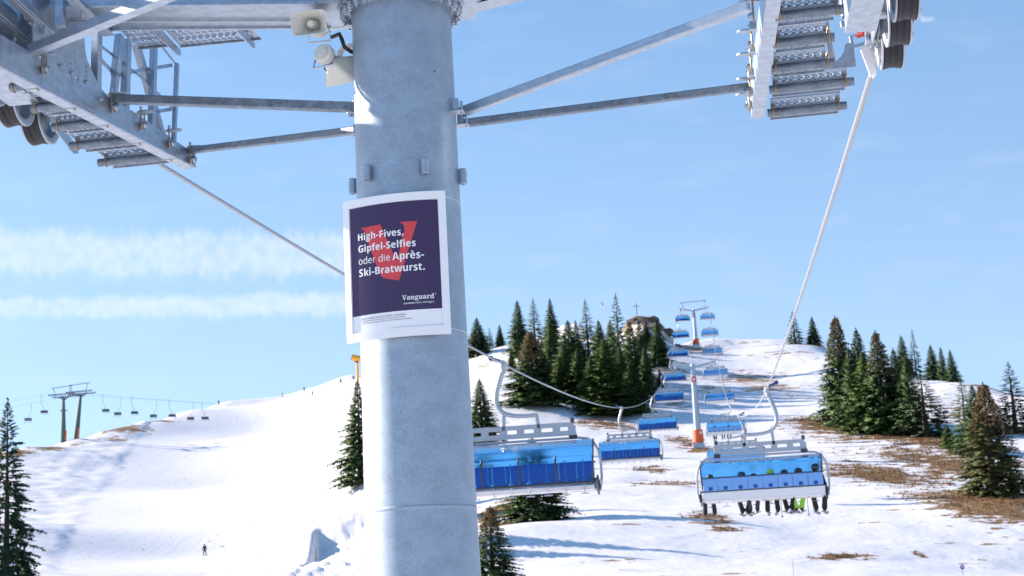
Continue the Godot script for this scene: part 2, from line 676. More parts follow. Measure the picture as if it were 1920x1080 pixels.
func sheet(angles: Array, reach: Array, x0: float, x1: float, z0: float, z1: float) -> ArrayMesh:
	var v := PackedVector3Array()
	var u := PackedVector2Array()
	var idx := PackedInt32Array()
	var na := angles.size()
	for d: float in reach:
		for t: float in angles:
			var x := t * (d + 30.0) if d > 0 else t * 30.0
			# columns fan out with distance; the middle seam runs along x = -0.06 d
			x += -0.06 * d if d > 0.0 else 0.0
			v.append(Vector3(x, height(x, -d), -d))
			u.append(Vector2((x - x0) / (x1 - x0), (-d - z0) / (z1 - z0)))
	var st := SurfaceTool.new()
	st.begin(Mesh.PRIMITIVE_TRIANGLES)
	st.set_smooth_group(0)
	for i in v.size():
		st.set_uv(u[i])
		st.add_vertex(v[i])
	for j in reach.size() - 1:
		for i in na - 1:
			var a := j * na + i
			for k in [a, a + na, a + 1, a + 1, a + na, a + na + 1]:
				st.add_index(k)
	st.generate_normals()
	return st.commit()


func ground() -> void:
	var reach := []
	var d := -120.0
	while d < 90.0:
		reach.append(d)
		d += 10.0
	while d < 640.0:
		reach.append(d)
		d += 0.55 + d * 0.0022
	while d < 770.0:
		reach.append(d)
		d += 12.0
	var right := [0.0]
	var left := [0.0]
	while right[-1] < 0.40:
		right.append(right[-1] + 0.0013)
	while right[-1] < 6.0:
		right.append(right[-1] * 1.12)
	while left[-1] < 0.30:
		left.append(left[-1] + 0.0013)
	while left[-1] < 6.0:
		left.append(left[-1] * 1.12)
	left = left.map(func(t): return -t)
	left.reverse()
	var lx := [-230.0, 0.0, -640.0, -90.0]
	var rx := [-42.0, 175.0, -540.0, -90.0]
	structure("ski_slope", sheet(left, reach, lx[0], lx[1], lx[2], lx[3]), snow_material("piste_snow", lx[0], lx[1], lx[2], lx[3], 1024, ridge_patches(), 0.0))
	structure("mountainside", sheet(right, reach, rx[0], rx[1], rx[2], rx[3]), snow_material("patchy_snow", rx[0], rx[1], rx[2], rx[3], 2048, grass_patches(), 1.02))
	# dry grass on the bare ground
	var tuft := Shape.new()
	var rng := RandomNumberGenerator.new()
	rng.seed = 77
	for k in 7:
		var a := TAU * k / 7.0 + rng.randf() * 0.6
		var o := Vector3(cos(a), 0, sin(a)) * 0.05
		var tip := Vector3(cos(a), 0, sin(a)) * rng.randf_range(0.12, 0.3) + Vector3(0, rng.randf_range(0.12, 0.3), 0)
		var s := Vector3(-sin(a), 0, cos(a)) * 0.035
		tuft.flat(o - s, o + s, tip, Vector3.UP)
	var spots := []
	var tint := []
	var gp := grass_patches()
	var pick := FastNoiseLite.new()
	pick.seed = 31
	pick.frequency = 1.0 / 5.0
	pick.fractal_octaves = 5
	pick.fractal_gain = 0.62
	for p in gp:
		if p[1] < -330.0:
			continue
		var many := int(clampf(p[2] * p[3] * 14.0, 150.0, 5200.0))
		for k in many:
			var x: float = p[0] + rng.randf_range(-1.3, 1.3) * p[2]
			var z: float = p[1] + rng.randf_range(-1.3, 1.3) * p[3]
			if bare(gp, x, z) + pick.get_noise_2d(x, z * 2.2) * 1.05 - 0.62 < 0.08:
				continue
			var b := Basis(Vector3.UP, rng.randf() * TAU).scaled(Vector3.ONE * rng.randf_range(0.6, 1.35))
			spots.append(Transform3D(b, Vector3(x, height(x, z) - 0.03, z)))
			var g := rng.randf_range(0.13, 0.36)
			tint.append(Color(g, g * rng.randf_range(0.55, 0.66), g * 0.27))
	var mm := MultiMesh.new()
	mm.transform_format = MultiMesh.TRANSFORM_3D
	mm.use_colors = true
	mm.mesh = tuft.mesh()
	mm.instance_count = spots.size()
	for i in spots.size():
		mm.set_instance_transform(i, spots[i])
		mm.set_instance_color(i, tint[i])
	var g := MultiMeshInstance3D.new()
	g.name = "dry_grass"
	g.multimesh = mm
	g.material_override = M.grass_blade
	add_child(g)
	g.set_meta("kind", "stuff")
	tag(g, "dry brown grass on the bare patches of the snowy hillside", "grass")

# azimuth from, to; height of the middle at start and end; half width at start and end; strength; where it fades
const CONTRAILS := [[-24.0, 4.5, 13.85, 13.45, 0.95, 0.85, 0.46, 0.60], [-24.0, 4.0, 11.9, 11.95, 0.30, 0.62, 0.50, 0.60], [15.15, 15.75, 20.10, 19.91, 0.07, 0.04, 0.8, 0.6]]

# the lie of the land: support points (x, z) and their weights, as surveyed along the ridges, the piste and the tree bases
func land_support() -> Array:
	var a := []
	a.append_array([Vector3(-31.48, -100, -0.43336), Vector3(-53.56, -170, -0.22581), Vector3(-85.16, -270, -0.20674), Vector3(-121.58, -385, -0.16748), Vector3(-51.95, -190, 0.00915), Vector3(-73.86, -270, -0.00407), Vector3(-109.49, -400, 0.02527), Vector3(-48.49, -215, -0.33368), Vector3(-65.37, -290, -0.03603), Vector3(-96.84, -430, 0.01552), Vector3(-41.57, -222, 0.06922), Vector3(-47.33, -253, 0.10409), Vector3(-60.69, -325, 0.18517), Vector3(-84.76, -455, 0.08879), Vector3(-31.35, -215, 1.18876), Vector3(-39.23, -270, 0.99777), Vector3(-57.82, -400, 0.50954), Vector3(-74.79, -520, 0.48337), Vector3(-18.83, -175, 1.03148), Vector3(-23, -215, -0.82811), Vector3(-28.08, -265, -0.96290), Vector3(-39.93, -380, -0.29668), Vector3(-52.24, -500, 0.25798), Vector3(-8.52, -135, 0.53865), Vector3(-11.16, -180, -0.82716), Vector3(-14.63, -240, 0.21932), Vector3(-20.82, -350, 0.31274), Vector3(-25.24, -430, 0.06368), Vector3(-3.18, -113, -0.04429), Vector3(-3.98, -148, -0.75464), Vector3(-6.2, -252, -0.65378), Vector3(-7.9, -340, -0.68765), Vector3(-9.25, -415, -0.27626), Vector3(-1.02, -113, -0.20341), Vector3(-1.25, -172, 0.02703), Vector3(-1.34, -255, 0.41035), Vector3(-1.28, -335, 0.17568), Vector3(6.05, -118, 0.02698), Vector3(7.94, -150, 0.29755), Vector3(10.64, -195, -0.07021), Vector3(14.68, -262, 0.02156), Vector3(18.82, -328, 0.06972), Vector3(24.25, -410, 0.07666), Vector3(26.98, -448, -0.16778), Vector3(12.24, -120, 0.08877), Vector3(15.59, -150, -0.07475), Vector3(20.07, -190, 0.11567), Vector3(30.73, -285, 0.05488), Vector3(38.32, -350, 0.13411), Vector3(46.71, -420, 0.06304), Vector3(52.79, -470, 0.12154), Vector3(17.56, -120, -0.05598), Vector3(22.43, -151, -0.07937), Vector3(28.58, -190, -0.07769), Vector3(42.8, -280, 0.05497), Vector3(55.04, -355, -0.04679), Vector3(65.82, -420, 0.39902), Vector3(21.71, -122, -0.03758), Vector3(27.41, -152, -0.13899), Vector3(34.65, -190, 0.13079), Vector3(56.79, -305, -0.15231), Vector3(77.56, -410, -0.41389), Vector3(26.2, -125, 0.05558), Vector3(32.88, -155, 0.53270), Vector3(40.08, -187, 0.03626), Vector3(64.29, -295, 0.14558), Vector3(81.52, -370, 0.35888), Vector3(95.44, -430, -0.54725), Vector3(32.09, -128, 0.05552), Vector3(38.52, -152, -0.44876), Vector3(48.67, -190, -0.09014), Vector3(69.99, -270, -0.06938), Vector3(87.66, -335, 0.04138), Vector3(38.63, -131, -0.01116), Vector3(49.69, -166, -0.11671), Vector3(54.68, -182, -0.06823), Vector3(75.25, -248, -0.01815), Vector3(55.84, -140, 0.30158), Vector3(76.96, -190, 0.13432), Vector3(102.26, -250, 0.05100), Vector3(-42.66, -100, 0.04107), Vector3(-85.41, -200, 0.04532), Vector3(-128.48, -300, 0.01943), Vector3(-171.7, -400, -0.22542), Vector3(-170.9, -401.14, -0.16244), Vector3(-163.23, -383.14, 0.11021), Vector3(-178.57, -419.14, 0.45605), Vector3(-204.98, -481.14, 0.28783), Vector3(-256.11, -601.14, 0.30272), Vector3(-164.71, -409.6, -0.25274), Vector3(-157.47, -391.6, 0.12286), Vector3(-171.95, -427.6, -0.06096), Vector3(-196.88, -489.6, -0.19911), Vector3(-245.13, -609.6, -0.15748), Vector3(-158.11, -418.06, -0.23624), Vector3(-151.3, -400.06, 0.14033), Vector3(-164.92, -436.06, 0.12261), Vector3(-188.36, -498.06, 0.04800), Vector3(-233.75, -618.06, 0.04985), Vector3(-151.09, -426.51, -0.17288)])
	a.append_array([Vector3(-144.72, -408.51, 0.22341), Vector3(-157.47, -444.51, -0.16182), Vector3(-179.43, -506.51, -0.27345), Vector3(-221.94, -626.51, -0.14636), Vector3(-143.66, -434.97, -0.35448), Vector3(-137.72, -416.97, -0.08338), Vector3(-149.61, -452.97, 0.87992), Vector3(-170.09, -514.97, 0.44132), Vector3(-209.72, -634.97, 0.26396), Vector3(-138.31, -451.54, -1.48387), Vector3(-132.8, -433.54, 0.58517), Vector3(-143.82, -469.54, 0.94259), Vector3(-162.81, -531.54, 0.28723), Vector3(-199.57, -651.54, 0.18964), Vector3(-135.51, -480, -1.99399), Vector3(-130.43, -462, 0.47592), Vector3(-140.59, -498, 0.88420), Vector3(-158.09, -560, -0.00381), Vector3(-191.97, -680, 0.02848), Vector3(-130.27, -504.4, -1.72896), Vector3(-125.62, -486.4, 0.92542), Vector3(-134.92, -522.4, 0.41512), Vector3(-150.94, -584.4, 0.01058), Vector3(-181.93, -704.4, 0.07140), Vector3(-123.33, -526.6, -1.32778), Vector3(-119.11, -508.6, 0.78601), Vector3(-127.54, -544.6, 0.54781), Vector3(-142.06, -606.6, 0.07022), Vector3(-170.17, -726.6, 0.09917), Vector3(-115.61, -550.33, -1.40289), Vector3(-111.83, -532.33, 0.65301), Vector3(-119.39, -568.33, 0.74102), Vector3(-132.41, -630.33, 0.04124), Vector3(-157.62, -750.33, 0.10381), Vector3(-106.88, -575, -1.47935), Vector3(-103.54, -557, 0.53201), Vector3(-110.23, -593, 0.21663), Vector3(-121.75, -655, -0.23791), Vector3(-144.06, -775, -0.09957), Vector3(-95.75, -592.08, -0.73159), Vector3(-92.84, -574.08, 0.86274), Vector3(-98.66, -610.08, 0.14296), Vector3(-108.68, -672.08, 0.05466), Vector3(-128.09, -792.08, 0.04561), Vector3(-83.5, -607.25, -0.44823), Vector3(-81.03, -589.25, 0.60403), Vector3(-85.98, -625.25, 0.83254), Vector3(-94.51, -687.25, 0.46036), Vector3(-111.01, -807.25, 0.08979), Vector3(-69.82, -616.5, -0.94538), Vector3(-67.78, -598.5, 1.36875), Vector3(-71.85, -634.5, -0.82545), Vector3(-78.88, -696.5, -1.36724), Vector3(-92.46, -816.5, -0.28759), Vector3(-52.23, -587.14, -1.52428), Vector3(-50.63, -569.14, -0.08836), Vector3(-53.83, -605.14, -1.36913), Vector3(-59.34, -667.14, -0.14556), Vector3(-70.02, -787.14, -0.02548), Vector3(-34.53, -534.29, -1.00159), Vector3(-33.37, -516.29, -0.02468), Vector3(-35.69, -552.29, -0.18697), Vector3(-39.7, -614.29, 1.69148), Vector3(-47.46, -734.29, 0.43460), Vector3(-20.12, -500.36, -1.97819), Vector3(-19.4, -482.36, 0.61006), Vector3(-20.85, -518.36, 0.81298), Vector3(-23.34, -580.36, 0.87589), Vector3(-28.17, -700.36, 0.58710), Vector3(-7.59, -483, -0.47554), Vector3(-7.31, -465, -0.20190), Vector3(-7.88, -501, 2.43985), Vector3(-8.85, -563, 1.30722), Vector3(-10.74, -683, 0.81444), Vector3(4.29, -489.16, -1.00783), Vector3(4.13, -471.16, 0.30408), Vector3(4.44, -507.16, -1.20982), Vector3(4.99, -569.16, -1.35710), Vector3(6.04, -689.16, -0.83486), Vector3(16.12, -487.21, 0.31707), Vector3(15.52, -469.21, 0.36908), Vector3(16.71, -505.21, 0.77932), Vector3(18.76, -567.21, 0.54649), Vector3(22.73, -687.21, 0.31937), Vector3(27.85, -485.26, -0.57128), Vector3(26.82, -467.26, -0.28932), Vector3(28.89, -503.26, -0.87453), Vector3(32.45, -565.26, -0.62888), Vector3(39.33, -685.26, -0.31764), Vector3(39.47, -485, -0.39160), Vector3(38.01, -467, 0.38929), Vector3(40.94, -503, 2.22389), Vector3(45.98, -565, 1.04761), Vector3(55.75, -685, 0.49242), Vector3(53.13, -503.53, -1.89911), Vector3(51.23, -485.53, 0.13034), Vector3(55.03, -521.53, 0.04950), Vector3(61.57, -583.53, -0.31933), Vector3(74.23, -703.53, -0.20756), Vector3(65.9, -508.14, 0.22077)])
	a.append_array([Vector3(63.56, -490.14, 0.49238), Vector3(68.23, -526.14, -0.16373), Vector3(76.27, -588.14, -0.04163), Vector3(91.83, -708.14, 0.01616), Vector3(77.77, -505.5, 0.38879), Vector3(75, -487.5, 0.27133), Vector3(80.54, -523.5, 0.08185), Vector3(90.07, -585.5, -0.22808), Vector3(108.53, -705.5, -0.11871), Vector3(88.16, -496, -1.36688), Vector3(84.96, -478, 0.89364), Vector3(91.36, -514, -0.92793), Vector3(102.38, -576, -0.54121), Vector3(123.71, -696, -0.11299), Vector3(94.53, -469.6, -1.50479), Vector3(90.9, -451.6, -0.29134), Vector3(98.15, -487.6, 0.10768), Vector3(110.63, -549.6, -0.15593), Vector3(134.78, -669.6, -0.05984), Vector3(96.05, -427.85, -0.44439), Vector3(92.01, -409.85, 1.68949), Vector3(100.09, -445.85, 0.80928), Vector3(114.01, -507.85, 1.15198), Vector3(140.95, -627.85, 0.34115), Vector3(101.2, -407.92, -2.69028), Vector3(96.73, -389.92, 1.18935), Vector3(105.66, -425.92, -0.01604), Vector3(121.04, -487.92, 0.05816), Vector3(150.81, -607.92, 0.06704), Vector3(104.5, -384.79, -2.59301), Vector3(99.61, -366.79, 0.09898), Vector3(109.39, -402.79, 1.23217), Vector3(126.22, -464.79, 0.22055), Vector3(158.81, -584.79, 0.13429), Vector3(104.92, -355.71, -2.47282), Vector3(99.61, -337.71, 0.98867), Vector3(110.23, -373.71, 1.31076), Vector3(128.52, -435.71, 0.20239), Vector3(163.92, -555.71, 0.21505), Vector3(107.28, -336.91, -0.79423), Vector3(101.55, -318.91, -0.12249), Vector3(113.01, -354.91, 2.14133), Vector3(132.75, -416.91, 1.17591), Vector3(170.96, -536.91, 0.52827), Vector3(112.91, -330.18, -0.12063), Vector3(106.76, -312.18, 0.22787), Vector3(119.07, -348.18, -0.45003), Vector3(140.27, -410.18, -0.62359), Vector3(181.31, -530.18, -0.33572), Vector3(118.22, -323.45, -0.05316), Vector3(111.64, -305.45, 0.12319), Vector3(124.8, -341.45, -0.03418), Vector3(147.46, -403.45, 0.02981), Vector3(191.32, -523.45, -0.02243), Vector3(123.2, -316.73, -0.44333), Vector3(116.2, -298.73, -0.00774), Vector3(130.2, -334.73, 0.33395), Vector3(154.31, -396.73, 0.01246), Vector3(200.99, -516.73, 0.09059), Vector3(0, 30, -0.03337), Vector3(0, 0, -0.03489), Vector3(-0.7, -12, 0.04765), Vector3(30, 0, -0.00220), Vector3(-30, 0, 0.01704), Vector3(25, -60, 0.01747), Vector3(0, -60, -0.04079), Vector3(-30, -60, -0.00449), Vector3(30, -92, -0.06422), Vector3(4, -92, 0.05636), Vector3(-26, -90, 0.41840), Vector3(60, -60, 0.00894), Vector3(-70, -50, -0.02328), Vector3(-150, -80, 0.01878), Vector3(-220, -160, 0.02810), Vector3(-260, -260, 0.04060), Vector3(-300, -400, -0.28383), Vector3(150, -90, -0.01603), Vector3(200, -160, -0.13351), Vector3(0, 120, 0.02476), Vector3(150, 60, -0.00374), Vector3(-150, 60, 0.01554)])
	return a

const LAND_TILT := Vector3(-17.1646, -0.038613, 0.010696)
const LAND_SOFT := 196.0

func tree_spots() -> Array:
	return [
		{"x": -31.16, "z": -100, "h": 11.9, "w": 1.592, "kind": "open_dark", "label": "dark ragged spruce at the edge of the piste, in front of the old green lift"},
		{"x": -24.762, "z": -253.71, "h": 16.453, "w": 2.778, "kind": "dense", "label": "dense green spruce just beside the grey lift pole, above the hollow in the snow"},
		{"x": -10.764, "z": -470, "h": 11.299, "w": 3.076, "kind": "dense", "label": "dark spruce on the skyline just right of the pole, two tiny ones beyond it"},
		{"x": -7.304, "z": -480, "h": 6.844, "w": 1.1, "kind": "open", "label": "smaller tiny spruce of the pair on the skyline right of the pole"},
		{"x": -4.296, "z": -480, "h": 6.656, "w": 1.258, "kind": "dense", "label": "slightly larger tiny spruce of the pair alone on the skyline"},
		{"x": 1.147, "z": -440, "h": 15.974, "w": 2.878, "kind": "dense", "label": "tall dark spruce at the left end of the hilltop grove, on the skyline"},
		{"x": 5.577, "z": -446, "h": 15.353, "w": 2.627, "kind": "open", "label": "second spruce from the left on the skyline of the hilltop grove"},
		{"x": 10.386, "z": -455, "h": 14.005, "w": 2.234, "kind": "dense", "label": "slim pointed spruce standing free on the skyline before the rocks"},
		{"x": 3.1, "z": -336.741, "h": 15.554, "w": 4.596, "kind": "brown_tip", "label": "broad spruce with a brownish tip at the lower left of the grove"},
		{"x": 8.425, "z": -385, "h": 15.803, "w": 2.885, "kind": "green", "label": "bright green spruce behind the broad one with the brownish tip"},
		{"x": 12.227, "z": -370.236, "h": 17.269, "w": 3.855, "kind": "green", "label": "pale green spruce with a tall tip in the middle of the grove"},
		{"x": 17.802, "z": -400, "h": 19.421, "w": 3.13, "kind": "open", "label": "tall spruce on the skyline left of the radio mast"},
		{"x": 18.09, "z": -331.551, "h": 15.882, "w": 4.625, "kind": "green", "label": "big bright green spruce at the front of the grove, above the second empty chair"},
		{"x": 24.49, "z": -385, "h": 22.294, "w": 3.134, "kind": "open", "label": "tallest spruce of the hilltop grove, ragged, right of the radio mast"},
		{"x": 26.591, "z": -375, "h": 17.038, "w": 3.416, "kind": "dense", "label": "dark spruce below the tallest one, right side of the grove"},
		{"x": 13.12, "z": -346.648, "h": 11.969, "w": 2.929, "kind": "dense", "label": "dark shaded spruce between the pale green one and the big front one"},
		{"x": 23.413, "z": -338.156, "h": 10.483, "w": 2.962, "kind": "dense", "label": "dark low spruce at the right foot of the big bright green one"},
		{"x": 37.212, "z": -425, "h": 12.468, "w": 2.635, "kind": "dense", "label": "dark spruce at the right end of the grove beside the rocky knoll"},
		{"x": 20.522, "z": -395, "h": 15.005, "w": 2.832, "kind": "green", "label": "olive spruce hidden in the middle of the grove below the radio mast"},
		{"x": 10.652, "z": -365, "h": 12.283, "w": 2.612, "kind": "dense", "label": "dark spruce filling the grove behind the pale green one"},
		{"x": 28.552, "z": -362, "h": 12.213, "w": 2.117, "kind": "dense", "label": "dark shaded spruce closing the grove on its lower right side"},
		{"x": 5.839, "z": -362, "h": 10.637, "w": 3.062, "kind": "dense", "label": "dark spruce at the left foot of the grove, right behind the brown-tipped one"},
		{"x": 9.14, "z": -348, "h": 9.705, "w": 2.715, "kind": "green", "label": "olive spruce low in the grove, left of the dark shaded one"},
		{"x": 15.279, "z": -336, "h": 11.426, "w": 2.836, "kind": "dense", "label": "dark spruce filling the gap left of the big bright green one"},
		{"x": 22.023, "z": -345, "h": 13.169, "w": 2.912, "kind": "dense", "label": "dark spruce peeking over the right shoulder of the big bright green one"},
		{"x": 30.692, "z": -400, "h": 14.878, "w": 2.346, "kind": "dense", "label": "ragged spruce standing in front of the summit cross"},
		{"x": 15.082, "z": -398, "h": 14.426, "w": 2.336, "kind": "dense", "label": "slim dark spruce between the pale green one and the one left of the mast"},
		{"x": 23.148, "z": -392, "h": 15.426, "w": 2.809, "kind": "dense", "label": "dark spruce under the tallest one, its left neighbour"},
		{"x": 61.323, "z": -301, "h": 15.354, "w": 2.725, "kind": "dense", "label": "dark spruce low in the right-hand grove, between the ragged and the bright green one"},
		{"x": 68.987, "z": -290, "h": 14.22, "w": 2.809, "kind": "dense", "label": "dark spruce joining the right-hand grove to the bluish open one"},
		{"x": 36.48, "z": -452, "h": 6.972, "w": 2.218, "kind": "dense", "label": "dark spruce standing right in front of the rocky knoll"},
		{"x": -1.1, "z": -410, "h": 4.775, "w": 1.205, "kind": "dense", "label": "small young spruce alone on the snow left of the grove"},
		{"x": 33.962, "z": -388.163, "h": 4.458, "w": 1.011, "kind": "dense", "label": "tiny dark spruce alone beside the row of empty chairs"},
		{"x": -5.868, "z": -255.597, "h": 11.338, "w": 2.478, "kind": "dense", "label": "slender spruce half hidden by the pole, above the near empty chair"},
		{"x": 1.17, "z": -165.961, "h": 8.657, "w": 2.764, "kind": "dense", "label": "wide spruce mostly covered by the near empty chair, tip in its frame"},
		{"x": -2.265, "z": -112, "h": 4.873, "w": 1.353, "kind": "brown_tip", "label": "brown and green spruce at the foot of the pole's right edge"},
		{"x": 82.045, "z": -478, "h": 11.15, "w": 2.343, "kind": "open", "label": "left spruce of the pair alone on the bare skyline"},
		{"x": 87.494, "z": -478, "h": 10.189, "w": 2.03, "kind": "dense", "label": "right spruce of the pair alone on the bare skyline"},
		{"x": 60.65, "z": -307.491, "h": 20.679, "w": 3.78, "kind": "brown_tip", "label": "tall ragged spruce at the left end of the right-hand grove, cones in its tip"},
		{"x": 63.893, "z": -305.132, "h": 18.574, "w": 3.256, "kind": "dense", "label": "dark spruce just behind the tall ragged one of the right-hand grove"},
		{"x": 62.963, "z": -297.112, "h": 14.721, "w": 3.552, "kind": "green", "label": "bright green spruce at the front of the right-hand grove"},
		{"x": 65.187, "z": -294.753, "h": 18.767, "w": 3.618, "kind": "brown_tip", "label": "tall spruce with brownish crown in the middle of the right-hand grove"},
		{"x": 68.387, "z": -296.169, "h": 15.45, "w": 2.87, "kind": "dense", "label": "dark spruce between the brownish one and the bluish one, right-hand grove"},
		{"x": 70.076, "z": -284.846, "h": 11.48, "w": 3.862, "kind": "open_dark", "label": "bluish dark open spruce at the right end of the right-hand grove"},
		{"x": 100.532, "z": -425, "h": 12.267, "w": 2.35, "kind": "dense", "label": "left spruce of the row behind the right-hand grove"},
		{"x": 103.565, "z": -425, "h": 16.698, "w": 1.932, "kind": "open", "label": "tallest pale slim spruce of the row behind the right-hand grove"},
		{"x": 105.336, "z": -415, "h": 12.765, "w": 2.56, "kind": "dense", "label": "round dark spruce in the row behind the right-hand grove"},
		{"x": 107.069, "z": -412, "h": 13.853, "w": 2.004, "kind": "dense", "label": "second spruce from the right end of the row on the brown knoll"},
		{"x": 107.526, "z": -405, "h": 12.938, "w": 2.233, "kind": "dense", "label": "last spruce at the right end of the row on the brown knoll"},
		{"x": 51.135, "z": -180.586, "h": 12.547, "w": 2.892, "kind": "brown", "label": "large brown-coned spruce standing on dry grass at the right"},
		{"x": 67.778, "z": -250.879, "h": 11.868, "w": 2.424, "kind": "open", "label": "thin open spruce behind the brown-coned one, on its left"},
		{"x": 68.308, "z": -247.105, "h": 10.711, "w": 2.387, "kind": "dense", "label": "dense dark spruce pressed against the left of the brown-coned one"},
		{"x": 86.597, "z": -288.62, "h": 12.584, "w": 2.981, "kind": "open_dark", "label": "dark open spruce behind the brown-coned one, on its right"},
		{"x": 67.066, "z": -259.371, "h": 3.912, "w": 1.17, "kind": "bush", "label": "small yellow-green bushy spruce on the dry grass right of the grove"},
		{"x": -16.027, "z": -237.198, "h": 14, "w": 2.1, "kind": "dense", "label": "spruce in the group hidden behind the big pole, in the back row, tallest"},
		{"x": -12.694, "z": -240.5, "h": 13, "w": 2, "kind": "dense", "label": "spruce in the group hidden behind the big pole, back row, right side"},
		{"x": -17.371, "z": -228.706, "h": 12, "w": 1.7, "kind": "dense", "label": "spruce in the group hidden behind the big pole, middle row, left side"},
		{"x": -11.9, "z": -203.703, "h": 12.5, "w": 1.9, "kind": "dense", "label": "spruce in the group hidden behind the big pole, in the middle of the group"},
		{"x": -8.415, "z": -181.058, "h": 10.5, "w": 1.6, "kind": "dense", "label": "spruce in the group hidden behind the big pole, middle row, right side"},
		{"x": -12.382, "z": -185.304, "h": 11, "w": 1.7, "kind": "dense", "label": "spruce in the group hidden behind the big pole, front row, left side"},
		{"x": -7.637, "z": -146.619, "h": 9, "w": 1.5, "kind": "dense", "label": "spruce in the group hidden behind the big pole, front row, right side"},
		{"x": -8.941, "z": -142.845, "h": 8, "w": 1.4, "kind": "dense", "label": "spruce in the group hidden behind the big pole, foremost of the group"},
	]

func grass_patches() -> Array:   # bare ground: x, z, half width, half depth, how bare
	return [[48.31, -173.981, 6.681, 18.163, 1.45], [59.566, -231.065, 7.432, 37.269, 1.1], [46.658, -216.44, 6.956, 19.342, 1.15], [57.649, -309.378, 8.009, 17.455, 1.25], [64.588, -288.149, 12.094, 9.435, 1], [67.276, -273.052, 6.166, 17.455, 1], [57.703, -411.751, 10.055, 12.266, 0.85], [59.915, -392.409, 7.657, 9.199, 0.9], [63.598, -370.708, 4.815, 11.322, 0.5], [46.828, -389.578, 5.069, 11.322, 0.7], [18.36, -226.347, 4.01, 7.784, 0.75], [17.876, -205.59, 4.627, 5.897, 0.85], [15.408, -225.876, 2.91, 4.954, 0.7], [18.302, -162.659, 2.602, 9.435, 0.95], [18.02, -154.167, 1.724, 3.538, 0.8], [26.083, -137.655, 2.627, 2, 1.1], [33.163, -140.958, 0.717, 2, 1], [28.589, -295.225, 3.817, 7.076, 0.85], [30.23, -280.6, 3.171, 12.502, 1], [19.079, -316.455, 7.176, 7.784, 0.8], [14.03, -362.216, 10.603, 16.748, 1], [2.272, -363.159, 7.089, 20.994, 0.9], [5.488, -404.675, 7.924, 7.548, 0.7], [22.163, -361.272, 9.394, 18.399, 1], [-1.851, -182.001, 4.379, 14.389, 1], [-2.338, -168.792, 3.242, 9.907, 0.9], [16.233, -320.229, 6.227, 8.728, 0.9], [73.566, -439.114, 8.606, 4.718, 0.6], [85.256, -462.702, 10.589, 8.492, 0.8], [70.067, -493.367, 11.3, 3.066, 0.55], [98.946, -407.977, 9.957, 7.548, 1.4], [99.359, -351.837, 6.858, 2, 0.9], [103.687, -344.289, 4.468, 8.964, 0.8], [39.248, -480.157, 8.649, 18.871, 1.5], [14.946, -479.685, 6.29, 2, 1], [51.792, -467.891, 6.885, 25.947, 1.1], [40.312, -417.412, 6.805, 14.861, 0.75], [34.064, -357.97, 5.23, 13.209, 0.6], [40.312, -387.691, 4.415, 15.332, 0.6], [29.021, -224.46, 4.335, 10.615, 0.35], [34.934, -208.892, 6.041, 8.256, 0.45], [51.317, -255.597, 6.591, 13.209, 0.45], [87.717, -299.943, 5.815, 35.618, 0.9], [67.57, -248.992, 4.812, 29.014, 0.9], [-5.844, -254.182, 3.285, 27.362, 0.8], [-9.711, -438.642, 7.165, 15.568, 0.6], [24.246, -409.864, 12.032, 25.239, 0.8], [47.53, -208.42, 4.016, 11.322, 0.8], [43.728, -233.424, 3.006, 8.02, 0.6], [71.904, -342.402, 8.883, 44.818, 0.7]]

func ridge_patches() -> Array:   # bare ground: x, z, half width, half depth, how bare
	return [[-124.972, -507.52, 10.223, 9.907, 1.3], [-127.999, -478.742, 6.215, 2, 0.8], [-119.746, -486.29, 4.102, 6.841, 1], [-128.251, -447.134, 4.929, 3.774, 1.1], [-135.207, -439.114, 5.123, 4.718, 1.2], [-116.009, -526.862, 6.853, 3.774, 1], [-125.852, -467.891, 3.035, 4.482, 0.8], [-131.11, -478.742, 4.661, 2, 0.7]]
# ------------------------------------------------------------------ the near pylon. P(l, y, f): metres right of its axis, above the ground, up the line
func P(l: float, y: float, f: float) -> Vector3:
	return Vector3(l, y, -f)


func at_pylon(called: String, label: String, category: String, l := 0.0, y := 0.0, f := 0.0, group := "") -> Node3D:
	return thing(called, label, category, line_at(l, y, f), -deg_to_rad(HEAD), group)


func shape_at(l := 0.0, y := 0.0, f := 0.0) -> Shape:
	var s := Shape.new()
	s.off = -P(l, y, f)
	return s


